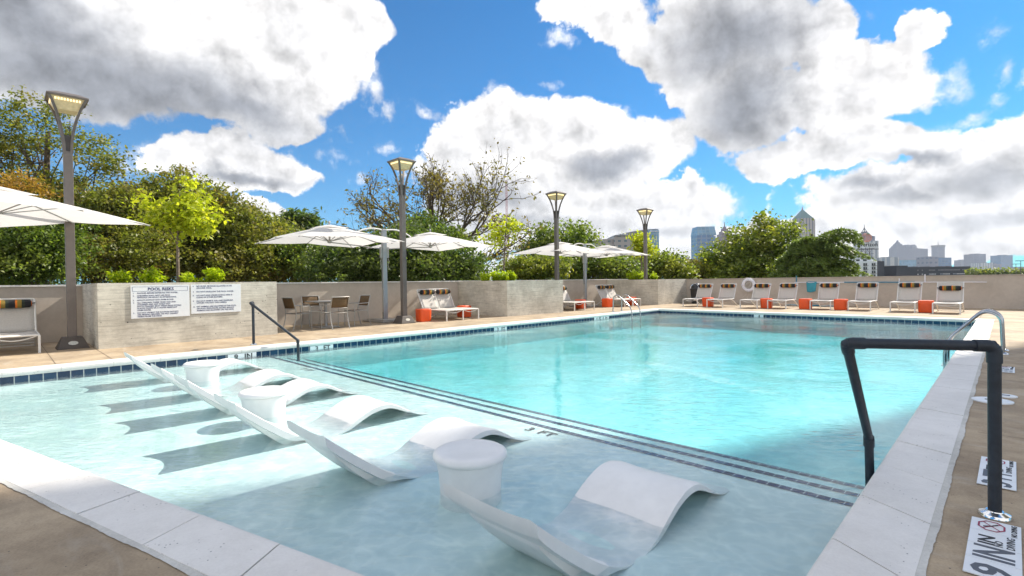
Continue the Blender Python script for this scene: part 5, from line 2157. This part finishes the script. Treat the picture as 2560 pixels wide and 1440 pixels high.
    for t in range(9):
        mb = MB()
        a = -1 + 2 * t / 8
        pts = []
        for q in range(17):
            b = math.pi * q / 16 - math.pi / 2
            pts.append((a * 3.25 * math.cos(b) , -1.2 * math.sqrt(max(0, 1 - a * a)), 2.45 + 2.45 * math.sin(b) + (.3 * abs(a) if q > 12 else 0)))
        mb.tube(pts, .17, 5)
        mb.build('rib', 'peach', e)
    mb = MB()
    mb.tube([(-1.1, -1.4, 4.6), (0, -1.5, 5.1), (1.2, -1.4, 4.7)], .35, 6, radii=[.1, .45, .12])
    mb.build('leaf', 'green_leaf', e)
    # dark box, grey box, long dark block
    for (nm, lab, p0, p1, pt, d_, m, dep) in (
            ('dark_annex', 'dark narrow block right against the white hotel', 2194, 2211, 653, 302, 'hotel_dark', 18),
            ('grey_hall', 'plain pale grey box between the two dark blocks', 2209, 2240, 664, 320, 'roof_pale', 20),
            ('office_block', 'pale striped block standing above the plain grey box', 2214, 2248, 643, 520, 'fac_pale', 20),
            ('office_block', 'middle distance glass block under the twin gothic towers', 2252, 2322, 650, 1500, 'fac_glass', 60),
            ('twin_gable_tower', 'broad hazy tower with two ornate gables', 2266, 2296, 620, 2500, 'fac_grey', 50),
            ('office_tower', 'plain flat topped hazy tower beside the gabled one', 2296, 2320, 622, 2500, 'fac_grey', 50),
            ('office_block', 'dark blue block with white edge left of the blue one', 2322, 2346, 642, 1300, 'fac_grey', 40),
            ('office_block', 'bright blue glass block below the slim antenna tower', 2346, 2379, 644, 1300, 'fac_blue', 40),
            ('antenna_tower', 'slim hazy tower with a thin antenna', 2345, 2362.5, 613, 2600, 'fac_grey', 40),
            ('office_block', 'small hazy block left of the two square towers', 2402, 2421, 650, 2600, 'fac_grey', 40),
            ('office_tower', 'left one of two square hazy towers at the right', 2434, 2465, 635, 2300, 'fac_grey', 50),
            ('office_tower', 'rightmost square tower of blue glass', 2503, 2532, 638, 2200, 'fac_blue', 50),
            ('apartment_block', 'low pale block between the two square towers', 2454, 2482, 657, 1600, 'fac_pale', 40),
            ('apartment_block', 'low hazy block left of the rightmost tower', 2482, 2504, 660, 1900, 'fac_grey', 40),
            ('apartment_block', 'low wide pale block right of the long dark one', 2424, 2456, 668, 1300, 'fac_pale', 40),
            ('apartment_block', 'low bluish block at the right edge of the photo', 2530, 2600, 668, 1700, 'fac_grey', 40),
            ('apartment_block', 'low far pale block before the glass tower', 1684, 1722, 642, 700, 'fac_pale', 40),
            ('apartment_block', 'flat roofed brown block beside the reddish bush', 1706, 1740, 648, 500, 'fac_stone', 30)):
        if m == 'roof_pale' and m not in MATS:
            mat('roof_pale', (0.50, 0.50, 0.50), .7, 0, .05, .1)
        e, k, hw = bldg(nm, lab, p0, p1, d_)
        Zt = zpx(pt, (p0 + p1) / 2, d_)
        o = blk(e, 'main_block', m, -hw, hw, 0, dep, 0, Zt)
        kk = d_ / 1268
        if nm == 'twin_gable_tower':
            for s_ in (-.55, .55):
                blk(e, 'gable', m, hw * s_ - 5 * kk, hw * s_ + 5 * kk, 5, 40, Zt + .1, Zt + 6 * kk)
                blk(e, 'gable_top', m, hw * s_ - 3 * kk, hw * s_ + 3 * kk, 8, 36, Zt + 6 * kk + .1, Zt + 8.5 * kk)
        elif nm == 'antenna_tower':
            blk(e, 'top_band', 'roof_grey', -hw * 1.06, hw * 1.06, -2, 42, Zt - 4 * kk, Zt + .5 * kk)
            mb = MB()
            mb.tube([(0, 20, Zt), (0, 20, Zt + 13 * kk)], .8, 5, radii=[1.6, .5])
            mb.build('antenna', 'steel_dark', e)
        elif nm == 'dark_annex':
            blk(e, 'roof_box', 'roof_grey', hw * .2, hw * .95, 3, 12, Zt + .02, Zt + 2 * kk)
        else:
            blk(e, 'roof_box', 'roof_grey', -hw * .4, hw * .35, dep * .2, dep * .7, Zt + .05, Zt + 1.3 * kk)
    # stepped downtown tower
    d = 2500
    e, k, hw = bldg('stepped_tower', 'hazy blue stepped tower with a pointed top, far downtown', 2241, 2266, d)
    Z = lambda py: zpx(py, 2253, d)
    zp = 0
    for i, (f, py) in enumerate(((1, 619), (.78, 614), (.55, 609), (.32, 605), (.14, 600))):
        blk(e, 'shaft' if i == 0 else 'setback', 'fac_grey', -hw * f, hw * f, 25 - 25 * f, 25 + 25 * f, zp + (.05 if i else 0), Z(py))
        zp = Z(py)
    # long dark block with window strips
    d = 300
    e, k, hw = bldg('long_dark_building', 'long low dark building with small window strips above the wall', 2240, 2427, d)
    X = lambda px: (px - 2333.5) * k
    Z = lambda py: zpx(py, 2333, d)
    blk(e, 'main_block', 'hotel_dark', X(2268), X(2426), 0, 18, 0, Z(667))
    blk(e, 'raised_end', 'hotel_dark', X(2240), X(2268) - .01, -.5, 18, 0, Z(663))
    for (a, b, r) in ((2293, 2297, 0), (2304, 2308, 0), (2322, 2338, 0), (2345, 2400, 0), (2405, 2421, 0), (2293, 2297, 1), (2304, 2308, 1), (2322, 2340, 1), (2350, 2375, 1), (2382, 2412, 1)):
        mb = MB()
        n = max(1, int((b - a) / 3.2))
        for q in range(n):
            x = a + (b - a) * (q + .15) / n
            x2 = a + (b - a) * (q + .8) / n
            mb.box(X(x), X(x2), -.1, .05, Z(676.5 + r * 10), Z(674 + r * 10))
        mb.build('window_strip', 'fac_pale' if r else 'roof_grey', e)
    for px in (2300, 2330, 2370, 2385):
        blk(e, 'roof_unit', 'roof_grey', X(px), X(px + 9), 4, 9, Z(667) + .02, Z(665))
    # radio mast behind the bare tree
    d = 600
    p = at(1269, 700, d)
    e = empty('radio_mast', (p.x, p.y, -6), 0, 'thin red and white radio mast right of the bare tree', 'mast')
    kk = d / 1268
    top = zpx(452, 1269, d)
    mb = MB()
    for s1, s2 in ((-1, -1), (1, -1), (1, 1), (-1, 1)):
        mb.tube([(s1 * .9, s2 * .9, 0), (s1 * .7, s2 * .7, top)], .22, 4)
    for q in range(60):
        z = q * top / 60
        mb.tube([(-.9, -.9, z), (.9, -.9, z + top / 60)], .13, 4)
        mb.tube([(.9, .9, z), (.9, -.9, z + top / 60)], .13, 4)
    mb.build('lattice', 'red_mast', e)
    # slim pole lights at the far right
    for (px, py, d_, lab) in ((2552, 652, 150, 'tall thin road light at the right edge beyond the wall'), (2540, 660, 190, 'shorter thin road light left of the tall one')):
        p = at(px, 700, d_)
        e = empty('road_light', (p.x, p.y, -6), .3, lab, 'road light')
        zt = zpx(py, px, d_)
        mb = MB()
        mb.tube([(0, 0, 0), (0, 0, zt)], .1, 6, radii=[.14, .07])
        mb.build('pole', 'steel_dark', e)
        mb = MB()
        mb.tube([(-1.2, 0, zt), (1.2, 0, zt)], .1, 6)
        mb.build('lamp_bar', 'steel_dark', e)
    # slab on columns, added high out of view to shade the near pool
    H = 42.0
    ox, oy = 0.14 * H / .87, H / .87
    a = (-6.3 + ox, -5.6 + oy)
    b = (a[0] + .355 * 30, a[1] + 30)
    q = [a, b, (b[0] + 22, b[1]), (a[0] + 26, a[1] - 4)]
    e = empty('shade_slab', (30, 60, 0), 0, 'added high slab on columns, out of view, shading the near pool', 'building')
    inv = Matrix.Translation((-30, -60, 0))
    mb = MB()
    mb.prism(q, H, H + 3.2)
    o = mb.build('shade_slab_body', 'wall_render', e, bevel=.02)
    o.matrix_parent_inverse = inv
    for (x, y) in ((20, 48), (26, 62), (30, 70), (24, 44)):
        mb = MB()
        mb.tube([(x, y, -6), (x, y, H)], .6, 20)
        o = mb.build('column', 'board_concrete', e, smooth=True)  # added supports for the unseen slab
        o.matrix_parent_inverse = inv


build_city()


# ------------------------------------------------------------------ air
def build_haze():
    mb = MB()
    mb.box(-3600, 1500, -60, 4200, -7.2, 330)
    m, T, b = base_mat('haze')
    T.n.remove(b)
    v = T.add('ShaderNodeVolumePrincipled', {'Color': (0.80, 0.88, 1.0, 1), 'Density': 0.00011, 'Anisotropy': 0.0})
    T.l.new(v.outputs[0], T.n['Material Output'].inputs['Volume'])
    o = mb.build('haze', m)
    tag(o, kind='stuff')


build_haze()
